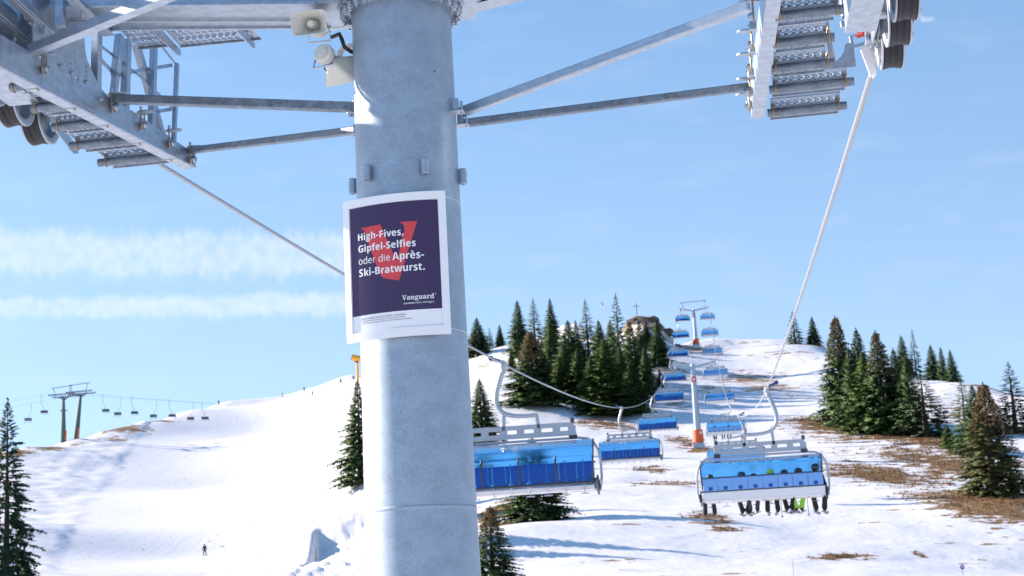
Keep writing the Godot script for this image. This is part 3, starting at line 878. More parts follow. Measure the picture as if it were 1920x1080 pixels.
func near_pylon() -> void:
	var t := at_pylon("lift_pylon", "big galvanised steel lift pylon filling the middle, with crossarms and slanting braces", "lift pylon")
	var s := Shape.new()
	var profile := []
	for p in [[-1.5, 0.475], [0.3, 0.452], [2.685, 0.4115], [2.692, 0.4135], [2.70, 0.4142], [2.708, 0.4135], [2.715, 0.411], [4.2, 0.399], [6.60, 0.386]]:
		profile.append(Vector2(p[1], p[0]))
	s.lathe(profile, 96)
	part("column", s, M.pole_zinc, t)
	s = Shape.new()
	s.lathe([Vector2(0.386, 6.56), Vector2(0.40, 6.60), Vector2(0.50, 6.60), Vector2(0.50, 6.64), Vector2(0.386, 6.64)], 64)
	part("head_flange", s, M.zinc, t)
	s = Shape.new()
	s.prism([Vector2(-0.60, -0.5), Vector2(0.64, -0.55), Vector2(0.70, -0.22), Vector2(0.52, 0.42), Vector2(-0.3, 0.5), Vector2(-0.60, 0.3)], 0.05, Transform3D(Basis(Vector3.RIGHT, Vector3.FORWARD, Vector3.UP), P(0, 6.67, 0)))
	part("head_plate", s, M.zinc, t)
	# bolts under the head flange: one mesh, set round the ring
	s = Shape.new()
	s.cyl(Vector3(0, -0.075, 0), Vector3(0, 0.0, 0), 0.0125, 8)
	s.tube([Vector3(0, -0.055, 0), Vector3(0, -0.025, 0)], [0.024, 0.024], 6)
	s.cyl(Vector3(0, -0.022, 0), Vector3(0, -0.012, 0), 0.027, 12)
	var bolt := s.mesh()
	for k in 32:
		var a := TAU * (k + 0.35) / 32.0
		put("bolt", bolt, M.bolt_zinc, t).position = Vector3(cos(a) * 0.455, 6.602, sin(a) * 0.452)
	# short pipe sockets welded round the column
	for c: Vector3 in [Vector3(-0.58, 0, 0.815), Vector3(0.47, 0, 0.883), Vector3(1, 0, 0.05), Vector3(-1, 0, 0.02), Vector3(0.6, 0, -0.8), Vector3(-0.55, 0, -0.835)]:
		s = Shape.new()
		var o := c * 0.428 + Vector3(0, 5.15, 0)
		s.lathe([Vector2(0.014, 0), Vector2(0.030, 0), Vector2(0.032, 0.006), Vector2(0.032, 0.112), Vector2(0.029, 0.118), Vector2(0.0, 0.118)], 20, Transform3D(Basis(), o))
		s.lathe([Vector2(0.0, 0.05), Vector2(0.014, 0.05), Vector2(0.014, 0.0)], 12, Transform3D(Basis(), o))
		s.bar(c * 0.385 + Vector3(0, 5.205, 0), c * 0.405 + Vector3(0, 5.205, 0), 0.03, 0.1, Vector3.UP, 0.0)
		part("pipe_socket", s, M.pole_zinc, t)
	# crossarms: box girders that rise and slim outwards
	s = Shape.new()
	s.prism([Vector2(-0.42, 6.612), Vector2(-2.6, 6.82), Vector2(-4.3, 6.96), Vector2(-4.3, 7.22), Vector2(-0.42, 7.2)], 0.5)
	for z in [-0.262, 0.262]:
		s.bar(P(-0.62, 6.63, z), P(-4.28, 6.955, z), 0.022, 0.03)
	s.bar(P(-0.75, 6.633, 0.10), P(-3.4, 6.877, 0.06), 0.012, 0.014)
	part("crossarm", s, M.zinc, t)
	s = Shape.new()
	var along := Vector3(1.0, 0.17, 0).normalized()
	var low := func(l: float, f: float) -> Vector3: return P(l, 6.612 + 0.17 * (l - 0.45), f)
	for r in [[0.45, 0.60, -0.25, 0.25], [0.60, 0.98, -0.25, -0.19], [0.60, 0.98, 0.07, 0.25], [0.98, 4.3, -0.25, 0.25]]:
		var corners := []
		for q in [[r[0], r[2]], [r[1], r[2]], [r[1], r[3]], [r[0], r[3]]]:
			corners.append(low.call(q[0], q[1]))
		s.quad(corners[0], corners[1], corners[2], corners[3], Vector3.DOWN)
		var up := Vector3(0, 0.014, 0)
		s.quad(corners[0] + up, corners[1] + up, corners[2] + up, corners[3] + up, Vector3.UP)
	for z in [-0.25, 0.25]:
		s.prism([Vector2(0.45, 6.612), Vector2(4.3, 7.267), Vector2(4.3, 7.5), Vector2(0.45, 7.2)], 0.014, Transform3D(Basis(), Vector3(0, 0, z)))
	s.quad(P(0.45, 7.2, -0.25), P(4.3, 7.5, -0.25), P(4.3, 7.5, 0.25), P(0.45, 7.2, 0.25), Vector3.UP)
	s.bar(low.call(0.60, -0.19), low.call(0.60, 0.07), 0.012, 0.03)
	s.bar(low.call(0.98, -0.19), low.call(0.98, 0.07), 0.012, 0.03)
	part("crossarm", s, M.zinc, t)
	# braces: square tubes from a lug on the column out to the catwalks
	for b in [[P(0.41, 5.76, 0.10), P(2.65, 6.02, -0.90), 0.07], [P(0.42, 5.69, 0.16), P(2.69, 6.15, 1.26), 0.062], [P(-0.39, 5.865, 0.06), P(-2.60, 6.34, 0.66), 0.075], [P(-0.37, 5.70, 0.12), P(-2.36, 6.255, 1.97), 0.06], [P(-0.80, 6.485, -1.45), P(-2.83, 6.38, -0.46), 0.085]]:
		s = Shape.new()
		s.bar(b[0], b[1], b[2], b[2], Vector3.UP, 0.008)
		part("brace", s, M.zinc if b[2] in [0.07, 0.085] else M.shaded_zinc, t)  # shaded braces get the darkened zinc, sunlit ones the plain zinc
	s = Shape.new()
	s.bar(P(-0.45, 6.78, -0.3), P(-0.80, 6.56, -1.5), 0.1, 0.1)
	part("outrigger", s, M.zinc, t)
	for l in [[0.40, 5.745, -0.1], [0.405, 5.70, 0.1], [-0.385, 5.855, 0.05], [-0.37, 5.70, 0.1]]:
		s = Shape.new()
		var o := P(l[0], l[1], l[2])
		s.box(o + Vector3(signf(l[0]) * 0.02, -0.045, 0), Vector3(0.11, 0.010, 0.10))
		s.box(o + Vector3(signf(l[0]) * 0.01, 0.02, 0), Vector3(0.05, 0.09, 0.012))
		s.cyl(o + Vector3(signf(l[0]) * 0.055, -0.058, 0), o + Vector3(signf(l[0]) * 0.055, 0.04, 0), 0.010, 8)
		part("lug", s, M.zinc, t)
	s = Shape.new()
	s.tube([P(0.28, 5.98, -0.30), P(0.30, 5.97, -0.285)], [0.003], 5)
	part("scratch_wire", s, M.black_plastic, t)


func oval(w: float, d: float) -> Array:
	var a := []
	for k in 16:
		a.append(Vector2(cos(TAU * k / 16.0) * w, sin(TAU * k / 16.0) * d))
	return a


func clamp_parts(t: Node3D, base: Vector3, p: Vector3, inward: float) -> void:      # the lug and U-bolt that hold a tube end or a brace
	var s := Shape.new()
	s.off = -base
	s.prism(oval(0.078, 0.036), 0.014, Transform3D(Basis(Vector3.RIGHT, Vector3.FORWARD, Vector3.UP), p + Vector3(inward * 0.05, 0, 0)))
	part("clamp_plate", s, M.zinc, t)
	s = Shape.new()
	s.off = -base
	s.cyl(p + Vector3(inward * 0.055, -0.11, -0.015), p + Vector3(inward * 0.02, -0.11, -0.015), 0.032, 14)
	s.cyl(p + Vector3(inward * 0.064, -0.11, -0.015), p + Vector3(inward * 0.056, -0.11, -0.015), 0.017, 6)
	part("tube_end", s, M.zinc, t)
	s = Shape.new()
	s.off = -base
	s.ubolt(p + Vector3(inward * 0.022, -0.115, 0.0), 0.042, Vector3.RIGHT, 0.0065, 0.14)
	part("u_bolt", s, M.brass, t)
	s = Shape.new()
	s.off = -base
	s.cyl(p + Vector3(inward * 0.022, 0.0, 0.042), p + Vector3(inward * 0.022, 0.035, 0.042), 0.013, 6)
	part("nut", s, M.bolt_zinc, t)


func rung(t: Node3D, base: Vector3, f: float, l0: float, l1: float, y: float, cols: int, skew: float, far_lap := 0.17) -> void:
	var s := Shape.new()
	s.off = -base
	s.cyl(P(l0, y, f), P(l1, y, f - skew), 0.036, 16)
	part("cross_tube", s, M.shaded_zinc, t)
	for k in 2:      # a plank on each side of the tube
		s = Shape.new()
		s.off = -base
		var a: float = [far_lap, 0.0][k]
		var w: float = [far_lap - 0.02, 0.265][k]
		var dir := Vector3(l1 - l0, 0, skew).normalized()
		var across := dir.cross(Vector3.UP)
		if across.z < 0.0:
			across = -across
		var inset := 0.06
		var o := P(l0, y + [0.015, 0.05][k], f + a) + dir * inset
		s.plank(absf(l1 - l0) - inset - 0.03, w, cols, [2, 3][k], 0.0245, 0.012, Transform3D(Basis(dir, Vector3.UP, across), o))
		part("tread_plank", s, M.zinc, t)
	for e in [l0 + (l1 - l0) * 0.10, l0 + (l1 - l0) * 0.93]:
		s = Shape.new()
		s.off = -base
		s.ubolt(P(e, y, f), 0.039, Vector3.RIGHT, 0.007, 0.075)
		part("u_bolt", s, M.brass, t)
		for z in [-0.039, 0.039]:
			s = Shape.new()
			s.off = -base
			s.cyl(P(e, y + 0.045, f) + Vector3(0, 0, z), P(e, y + 0.062, f) + Vector3(0, 0, z), 0.014, 6)
			part("nut", s, M.brass, t)


func catwalks() -> void:
	# ---- left: a channel girder runs out along the line, tubes and perforated planks hang on its outer side
	var b := P(-2.62, 6.15, 0.6)
	var t := at_pylon("maintenance_catwalk", "grey steel catwalk on the left arm, with ladder frame, perforated treads and bolted gusset plate", "catwalk", -2.62, 6.15, 0.6)
	var a0 := P(-2.90, 0, -0.86)
	var a1 := P(-2.335, 0, 2.07)
	var dir := (a1 - a0).normalized()
	var run := a0.distance_to(a1)
	var inward := Vector3.UP.cross(dir)
	if inward.x < 0.0:
		inward = -inward
	var wall := Transform3D(Basis(dir, Vector3.UP, dir.cross(Vector3.UP)), a0)
	var on := func(f: float, y: float, out := 0.0) -> Vector3:      # a point of the girder's plane
		return a0 + dir * ((f + 0.86) / 2.93 * run) + Vector3(0, y, 0) + inward * out
	var s := Shape.new()
	s.off = -b
	s.prism([Vector2(0, 6.12), Vector2(run, 6.12), Vector2(run, 6.245), Vector2(run * 0.62, 6.335), Vector2(0, 6.37)], 0.012, wall)
	part("girder_web", s, M.zinc, t)
	s = Shape.new()
	s.off = -b
	s.bar(on.call(-0.86, 6.122, -0.062), on.call(2.07, 6.122, -0.062), 0.112, 0.012, Vector3.UP, 0.002)
	part("girder_flange", s, M.zinc, t)
	var cut := CSGCombiner3D.new()
	cut.name = "gusset_plate"
	t.add_child(cut, true)
	cut.transform = Transform3D(wall.basis, wall.origin - b + inward * 0.012)
	var slab := CSGPolygon3D.new()
	slab.name = "plate"
	var k1 := run / 2.93
	var outline := PackedVector2Array()
	for q in [[0.02, 7.05], [0.24, 6.82], [0.25, 6.66], [0.28, 6.56], [0.46, 6.385], [0.62, 6.335], [0.62, 6.235], [0.40, 6.15], [-0.02, 6.15], [-0.26, 6.20], [-0.31, 6.30], [-0.32, 6.42], [-0.46, 6.46], [-0.48, 7.05]]:
		outline.append(Vector2((q[0] + 0.86) * k1, q[1]))
	slab.polygon = outline
	slab.depth = 0.012
	slab.material = M.zinc
	cut.add_child(slab)
	for q in [[0.14, 6.345, 0.024], [0.055, 6.45, 0.009], [0.06, 6.41, 0.009], [0.065, 6.33, 0.009], [0.07, 6.29, 0.009], [0.265, 6.49, 0.009], [0.265, 6.45, 0.009], [0.265, 6.41, 0.009], [0.265, 6.31, 0.009]]:
		var hole := CSGCylinder3D.new()
		hole.name = "hole"
		hole.radius = q[2]
		hole.height = 0.06
		hole.sides = 14
		hole.operation = CSGShape3D.OPERATION_SUBTRACTION
		hole.rotation.x = PI / 2
		hole.position = Vector3((q[0] + 0.86) * k1, q[1], 0.0)
		hole.material = M.zinc
		cut.add_child(hole, true)
	for q in [[0.055, 6.37], [0.265, 6.36], [-0.1, 6.38], [0.46, 6.27]]:
		s = Shape.new()
		s.off = -b
		var o: Vector3 = on.call(q[0], q[1], 0.02)
		s.tube([o, o + inward * 0.02], [0.017, 0.017], 6)
		s.cyl(o + inward * 0.02, o + inward * 0.034, 0.009, 8)
		part("bolt", s, M.bolt_zinc, t)
	var spots := [[1.77, -3.14], [1.23, -3.19], [0.70, -3.13], [0.20, -3.10], [-0.32, -3.05]]
	for q in spots:
		var inner: Vector3 = on.call(q[0], 6.15, -0.02)
		rung(t, b, q[0], q[1], inner.x, 6.15, 8, 0.03, 0.215)
	for q in [[0.64, 6.37], [1.10, 6.355], [1.57, 6.325], [1.94, 6.275], [-0.35, 6.385]]:
		clamp_parts(t, b, on.call(q[0], q[1], 0.012), 1.0)
	# the ladder frame that stands on the girder
	for q in [["post", 0.54, 6.36, 0.56, 7.05, 0.066], ["post", 0.78, 6.33, 0.84, 6.64, 0.052], ["post", 0.83, 6.60, 0.90, 7.0, 0.06], ["post", 0.98, 6.34, 1.02, 7.0, 0.062], ["post", 1.41, 6.30, 1.46, 7.1, 0.052], ["post", 1.78, 6.27, 1.85, 7.06, 0.034],
			["strut", 1.70, 6.27, 1.24, 7.05, 0.060], ["strut", 1.60, 7.17, 1.88, 7.07, 0.026], ["strut", 0.86, 6.63, 1.82, 7.04, 0.030], ["strut", 0.60, 6.82, 1.30, 6.745, 0.026], ["strut", 1.30, 6.745, 1.86, 6.62, 0.026], ["strut", 0.55, 6.72, 0.83, 6.64, 0.042], ["strut", 1.10, 6.34, 1.85, 6.63, 0.030]]:
		s = Shape.new()
		s.off = -b
		var o := -0.04 if q[0] == "post" else -0.085
		var p0: Vector3 = on.call(q[1], q[2], o)
		var p1: Vector3 = on.call(q[3], q[4], o)
		var w: float = q[5]
		var x := (p1 - p0).normalized()
		var side := inward
		s.bar(p0, p1, 0.006, w, side.cross(x), 0.0)      # an angle: two legs at right angles
		s.bar(p0 - side * w * 0.45 + side.cross(x) * w * 0.5, p1 - side * w * 0.45 + side.cross(x) * w * 0.5, w * 0.9, 0.006, side.cross(x), 0.0)
		part(q[0], s, M.zinc, t)
	# planks along the arm, with their end brackets
	for q in [[-2.50, -2.20, 0.40, 0.62], [-2.14, -1.42, 0.52, 0.55]]:
		s = Shape.new()
		s.off = -b
		s.plank(q[1] - q[0], q[3], maxi(int((q[1] - q[0]) / 0.062), 4), 5, 0.0225, 0.014, Transform3D(Basis(Vector3.RIGHT, Vector3.UP, Vector3.BACK), P(q[0], 6.91, q[2] + q[3])))
		part("arm_plank", s, M.zinc, t)
	for l in [-2.16, -1.50]:
		s = Shape.new()
		s.off = -b
		s.prism([Vector2(-0.42, 6.90), Vector2(-1.12, 6.90), Vector2(-1.14, 6.86), Vector2(-1.08, 6.83), Vector2(-0.42, 6.80)], 0.012, Transform3D(Basis(Vector3(0, 0, 1), Vector3.UP, Vector3.LEFT), Vector3(l, 0, 0)))
		part("plank_bracket", s, M.zinc, t)
	# heavy hoisting frame over the near end: two dark channels, a hanger post and their bolts
	for q in [[-3.02, -1.6, -0.02, 6.60, 0.20, 0.16, "zinc"], [-2.80, -1.4, 0.12, 6.66, 0.06, 0.10, "zinc"], [-2.50, -1.2, 0.30, 6.78, 0.07, 0.06, "zinc"], [-3.25, -1.6, 0.0, 6.72, 0.14, 0.22, "zinc"]]:
		s = Shape.new()
		s.off = -b
		s.bar(P(q[0], q[3], q[1]), P(q[0], q[3], q[2]), q[4], q[5])
		s.bar(P(q[0] + q[4] * 0.5 + 0.012, q[3] - q[5] * 0.4, q[1]), P(q[0] + q[4] * 0.5 + 0.012, q[3] - q[5] * 0.4, q[2]), 0.02, 0.012)
		part("hoist_channel", s, M[q[6]], t)
	for q in [[-2.66, 6.62, -0.3], [-2.93, 6.62, -0.48]]:
		s = Shape.new()
		s.off = -b
		s.bar(P(q[0], q[1], q[2]), P(q[0], 7.5, q[2]), 0.07, 0.07)
		part("hanger_post", s, M.zinc, t)
	for q in [[-2.98, 6.52, -0.42], [-2.76, 6.60, -0.35], [-2.50, 6.74, -0.25], [-2.84, 6.60, -0.12]]:
		s = Shape.new()
		s.off = -b
		s.cyl(P(q[0], q[1] - 0.05, q[2]), P(q[0], q[1] + 0.02, q[2]), 0.009, 8)
		s.tube([P(q[0], q[1] - 0.028, q[2]), P(q[0], q[1] - 0.006, q[2])], [0.018, 0.018], 6)
		part("bolt", s, M.bolt_zinc, t)

	# ---- right
	b = P(2.8, 6.15, 0.6)
	t = at_pylon("maintenance_catwalk", "grey steel catwalk under the right arm, five perforated steps seen from below", "catwalk", 2.8, 6.15, 0.6)
	a0 = P(2.862, 0, -1.9)
	a1 = P(2.775, 0, 2.07)
	s = Shape.new()
	s.off = -b
	s.bar(a0 + Vector3(0, 6.13, 0), a1 + Vector3(0, 6.13, 0), 0.112, 0.012, Vector3.UP, 0.002)
	part("girder_flange", s, M.zinc, t)
	s = Shape.new()
	s.off = -b
	s.bar(a0 + Vector3(-0.05, 6.25, 0), a1 + Vector3(-0.05, 6.25, 0), 0.012, 0.226, Vector3.UP, 0.002)
	part("girder_web", s, M.zinc, t)
	s = Shape.new()
	s.off = -b
	s.bar(P(2.87, 6.25, -1.9), P(2.845, 6.25, 0.1), 0.07, 0.07)
	part("guide_rail", s, M.zinc, t)
	for q in [[2.0, 3.545, 9], [1.36, 3.56, 9], [0.84, 3.36, 6], [0.25, 3.33, 6], [-0.33, 3.36, 6], [-0.92, 3.36, 6]]:
		rung(t, b, q[0], q[1], 2.86, 6.15, q[2], -0.03, 0.215)
	for q in [[0.10, 6.19], [0.62, 6.19], [1.63, 6.19], [1.22, 6.19], [-0.50, 6.19]]:
		clamp_parts(t, b, P(2.715, q[1] + 0.02, q[0]), -1.0)
	for f in [1.82, 1.45, 0.95, 0.40, -0.1]:
		s = Shape.new()
		s.off = -b
		s.box(P(2.70, 6.17, f), Vector3(0.05, 0.07, 0.05))
		s.cyl(P(2.68, 6.17, f), P(2.66, 6.17, f), 0.012, 6)
		part("bracket_nut", s, M.zinc, t)
	s = Shape.new()
	s.off = -b
	var horn_plate := [Vector2(3.34, 6.235), Vector2(3.40, 6.245), Vector2(3.45, 6.285), Vector2(3.475, 6.33), Vector2(3.485, 6.375), Vector2(3.50, 6.392), Vector2(3.54, 6.392), Vector2(3.555, 6.375), Vector2(3.56, 6.185), Vector2(3.15, 6.185), Vector2(3.15, 6.245)]
	s.prism(horn_plate, 0.012, Transform3D(Basis(), P(0, 0, 1.10)))
	part("horn_plate", s, M.zinc, t)
	for q in [[3.515, 6.36], [3.53, 6.26]]:
		s = Shape.new()
		s.off = -b
		s.cyl(P(q[0], q[1], 1.085), P(q[0], q[1], 1.075), 0.009, 8)
		part("bolt", s, M.bolt_zinc, t)
	s = Shape.new()
	s.off = -b
	s.bar(P(3.36, 6.17, 0.9), P(3.31, 6.55, 0.75), 0.05, 0.01)
	part("strut", s, M.zinc, t)


func wheel(width: float) -> Array:      # [tyre, rim] along x, centred
	var turn := Transform3D(Basis(Vector3.BACK, -PI / 2), Vector3.ZERO)
	var w := width * 0.5
	var r := Shape.new()
	r.lathe([Vector2(0.0, -0.075), Vector2(0.05, -0.075), Vector2(0.055, -0.03), Vector2(0.165, -0.012), Vector2(0.19, -w), Vector2(0.238, -w - 0.012), Vector2(0.252, -w - 0.008), Vector2(0.252, -w + 0.004), Vector2(0.218, -w + 0.010), Vector2(0.218, w - 0.010), Vector2(0.252, w - 0.004), Vector2(0.252, w + 0.008), Vector2(0.238, w + 0.012), Vector2(0.19, w), Vector2(0.165, 0.012), Vector2(0.055, 0.03), Vector2(0.05, 0.075), Vector2(0.0, 0.075)], 40, turn)
	var t := Shape.new()
	t.lathe([Vector2(0.218, -w + 0.011), Vector2(0.247, -w + 0.012), Vector2(0.243, -0.035), Vector2(0.236, -0.030), Vector2(0.236, -0.022), Vector2(0.240, -0.016), Vector2(0.236, 0.0), Vector2(0.240, 0.016), Vector2(0.236, 0.022), Vector2(0.236, 0.030), Vector2(0.243, 0.035), Vector2(0.247, w - 0.012), Vector2(0.218, w - 0.011)], 40, turn)
	return [t.mesh(), r.mesh()]


func sheave_trains() -> void:
	var wh := wheel(0.165)
	for g in [[-3.60, 6.55, [1.54, 0.99, 0.44, -0.11, -0.66], -1.0, "row of black rope wheels beside the catwalk at the upper left edge"], [3.85, 6.40, [1.10, 0.55, 0.0, -0.55, -1.10], 1.0, "row of black rope wheels with cables at the upper right, above the white rope"]]:
		var b := P(g[0], g[1], 0.3)
		var t := at_pylon("rope_wheel_row", g[4], "rope wheels", g[0], g[1], 0.3)
		var out: float = g[3]
		var s: Shape
		for f in g[2]:
			var w := put("rope_wheel", wh[1], M.chair_metal, t)
			w.position = P(g[0], g[1], f) - b
			put("tyre", wh[0], M.rubber, w)
			s = Shape.new()
			s.off = -b
			s.cyl(P(g[0] - 0.17, g[1], f), P(g[0] + 0.17, g[1], f), 0.028, 14)
			s.tube([P(g[0] - 0.19, g[1], f), P(g[0] - 0.165, g[1], f)], [0.04, 0.04], 6)
			s.tube([P(g[0] + 0.165, g[1], f), P(g[0] + 0.19, g[1], f)], [0.04, 0.04], 6)
			part("axle", s, M.bolt_zinc, t)
		# rocker plates either side of the wheels, two wheels each
		for k in [0, 2]:
			for side in [-0.145, 0.145]:
				s = Shape.new()
				s.off = -b
				var f0: float = g[2][k] + 0.10
				var f1: float = g[2][k + 1] - 0.10
				s.prism([Vector2(f0, g[1] - 0.05), Vector2(f0 + 0.02, g[1] + 0.04), Vector2((f0 + f1) * 0.5 + 0.1, g[1] + 0.2), Vector2((f0 + f1) * 0.5 - 0.1, g[1] + 0.2), Vector2(f1 - 0.02, g[1] + 0.04), Vector2(f1, g[1] - 0.05)], 0.012, Transform3D(Basis(Vector3(0, 0, -1), Vector3.UP, Vector3.RIGHT), Vector3(g[0] + side, 0, 0)))
				part("rocker_plate", s, M.zinc, t)
		s = Shape.new()
		s.off = -b
		s.bar(P(g[0] + out * 0.17, g[1] + 0.10, g[2][0] - 0.15), P(g[0] + out * 0.17, g[1] + 0.10, -1.9), 0.012, 0.16)
		part("outer_plate", s, M.zinc, t)
		# the box girder that carries the row
		s = Shape.new()
		s.off = -b
		var y0 := 6.17
		if out > 0:
			s.prism([Vector2(-0.25, y0), Vector2(-0.22, y0 + 0.38), Vector2(1.9, y0 + 0.42), Vector2(1.9, y0)], 0.24, Transform3D(Basis(Vector3(0, 0, 1), Vector3.UP, Vector3.LEFT), Vector3(3.53, 0, 0)))
		else:
			s.prism([Vector2(-0.20, y0 + 0.02), Vector2(-0.16, y0 + 0.36), Vector2(1.9, y0 + 0.40), Vector2(1.9, y0 + 0.02)], 0.26, Transform3D(Basis(Vector3(0, 0, 1), Vector3.UP, Vector3.LEFT), Vector3(-3.16, 0, 0)))
		part("box_girder", s, M.zinc, t)
		s = Shape.new()
		s.off = -b
		if out > 0:
			s.box(P(3.40, 6.40, 0.20), Vector3(0.02, 0.24, 0.09), Basis(), 0.01)
			s.box(P(3.405, 6.24, 0.24), Vector3(0.05, 0.05, 0.05))
		else:
			s.box(P(-3.02, 6.25, 0.10), Vector3(0.02, 0.14, 0.12), Basis(), 0.01)
			s.box(P(-3.02, 6.30, 0.32), Vector3(0.10, 0.02, 0.2))
		part("end_bracket", s, M.zinc, t)
		# the guide shoe and switch at the downhill end
		if out > 0:
			s = Shape.new()
			s.off = -b
			s.prism([Vector2(3.62, 6.36), Vector2(3.70, 6.40), Vector2(3.72, 6.16), Vector2(3.68, 6.12)], 0.03, Transform3D(Basis(), P(0, 0, 1.20)))
			s.prism([Vector2(3.70, 6.38), Vector2(3.735, 6.42), Vector2(3.73, 6.14), Vector2(3.70, 6.12)], 0.02, Transform3D(Basis(), P(0, 0, 1.24)))
			part("guide_shoe", s, M.white_paint, t)
			s = Shape.new()
			s.off = -b
			s.bar(P(3.56, 6.42, 1.28), P(3.78, 6.43, 1.22), 0.03, 0.035)
			s.bar(P(3.565, 6.44, 1.28), P(3.56, 6.52, 1.28), 0.02, 0.03)
			s.bar(P(3.56, 6.51, 1.28), P(3.76, 6.53, 1.22), 0.02, 0.02)
			part("switch_arm", s, M.zinc, t)
			s = Shape.new()
			s.off = -b
			s.cyl(P(3.61, 6.505, 1.25), P(3.66, 6.505, 1.22), 0.022, 12)
			part("red_plug", s, M.red_plastic, t)
			s = Shape.new()
			s.off = -b
			s.tube([P(3.625, 6.52, 1.24), P(3.625, 6.58, 1.2), P(3.66, 6.64, 1.1), P(3.72, 6.66, 1.0), P(3.76, 6.62, 0.9), P(3.72, 6.60, 0.7)], [0.013], 8)
			s.tube([P(3.68, 6.50, 1.2), P(3.72, 6.56, 1.1), P(3.69, 6.62, 0.95), P(3.66, 6.66, 0.8)], [0.010], 8)
			part("cable", s, M.black_plastic, t)
			s = Shape.new()
			s.off = -b
			s.bar(P(3.68, 6.40, 1.2), P(3.80, 6.62, 0.7), 0.05, 0.015)
			s.bar(P(3.74, 6.36, 1.15), P(3.78, 6.60, 0.75), 0.02, 0.05)
			s.box(P(3.72, 6.52, 1.02), Vector3(0.07, 0.10, 0.10))
			s.cyl(P(3.69, 6.47, 1.1), P(3.66, 6.47, 1.1), 0.03, 12)
			part("switch_body", s, M.chair_metal, t)
		else:
			s = Shape.new()
			s.off = -b
			s.prism([Vector2(1.35, 6.56), Vector2(1.95, 6.40), Vector2(2.02, 6.34), Vector2(1.90, 6.30), Vector2(1.35, 6.42)], 0.012, Transform3D(Basis(Vector3(0, 0, -1), Vector3.UP, Vector3.RIGHT), Vector3(-3.43, 0, 0)))
			part("guide_shoe", s, M.zinc, t)
			s = Shape.new()
			s.off = -b
			s.bar(P(-3.42, 6.52, -1.0), P(-3.42, 6.50, 1.6), 0.06, 0.05)
			part("lower_rail", s, M.zinc, t)
			s = Shape.new()
			s.off = -b
			s.prism([Vector2(-1.9, 6.78), Vector2(1.9, 6.72), Vector2(2.55, 6.80), Vector2(2.45, 7.1), Vector2(2.0, 7.34), Vector2(-1.9, 7.34)], 0.012, Transform3D(Basis(Vector3(0, 0, -1), Vector3.UP, Vector3.RIGHT), Vector3(-3.90, 0, 0)))
			part("added_shade_plate", s, M.zinc, t)  # added plate, shaped to throw shade on the column and a left brace


# ------------------------------------------------------------------ ropes. Heights follow the sag between the pylons
const PYLON_FAR := [273.0, 472.0]


func rope_y(side: float, f: float) -> float:
	if f < PYLON_FAR[0]:
		return 6.68 + 0.078 * f + 0.00027 * f * f if side < 0.0 else 6.5 + 0.0618 * f + 0.000333 * f * f
	var y2 := 6.68 + 0.078 * 273.0 + 0.00027 * 273.0 * 273.0
	if f < PYLON_FAR[1]:
		var t := (f - 273.0) / 199.0
		return lerpf(y2, 96.8, t) - 5.0 * t * (1.0 - t)
	return 96.8 + 0.2 * (f - 472.0) - 0.0006 * (f - 472.0) * (f - 472.0)


func rope_l(side: float, f: float) -> float:
	return -3.6 - 0.0035 * minf(f, 109.0) if side < 0.0 else 3.85 + 0.0082 * minf(f, 61.0)


func rope_at(side: float, f: float) -> Vector3:
	return line_at(rope_l(side, f), rope_y(side, f), f)


func haul_ropes() -> void:
	for side: float in [-1.0, 1.0]:
		var t := thing("haul_rope", "pale twisted steel rope running down from the left arm behind the pole" if side < 0.0 else "pale twisted steel rope slanting down from the wheels at the upper right", "haul rope", rope_at(side, 0.0))
		var s := Shape.new()
		s.off = -t.position
		var pts := []
		# near length: six strands laid round a core
		var f := -3.0
		var step := 0.045
		for strand in 6:
			pts = []
			f = -3.0
			while f < 48.0:
				var c := rope_at(side, f)
				var dir := (rope_at(side, f + 0.2) - c).normalized()
				var x := dir.cross(Vector3.UP).normalized()
				var y := x.cross(dir)
				var a := f / 0.46 * TAU + TAU * strand / 6.0
				pts.append(c + (x * cos(a) + y * sin(a)) * 0.0190)
				f += step if f < 16.0 else step * 1.5
			s.tube(pts, [0.0092], 6, false)
		part("strands", s, M.rope_steel, t)
		s = Shape.new()
		s.off = -t.position
		pts = []
		f = -3.0
		while f < 48.2:
			pts.append(rope_at(side, f))
			f += 1.0
		s.tube(pts, [0.0180], 8, false)
		part("core", s, M.rope_gap, t)
		s = Shape.new()
		s.off = -t.position
		pts = []
		f = 47.5
		while f < 560.0:
			pts.append(rope_at(side, f))
			f += 6.0
		s.tube(pts, [0.028], 6, false)
		part("far_length", s, M.rope_steel, t)

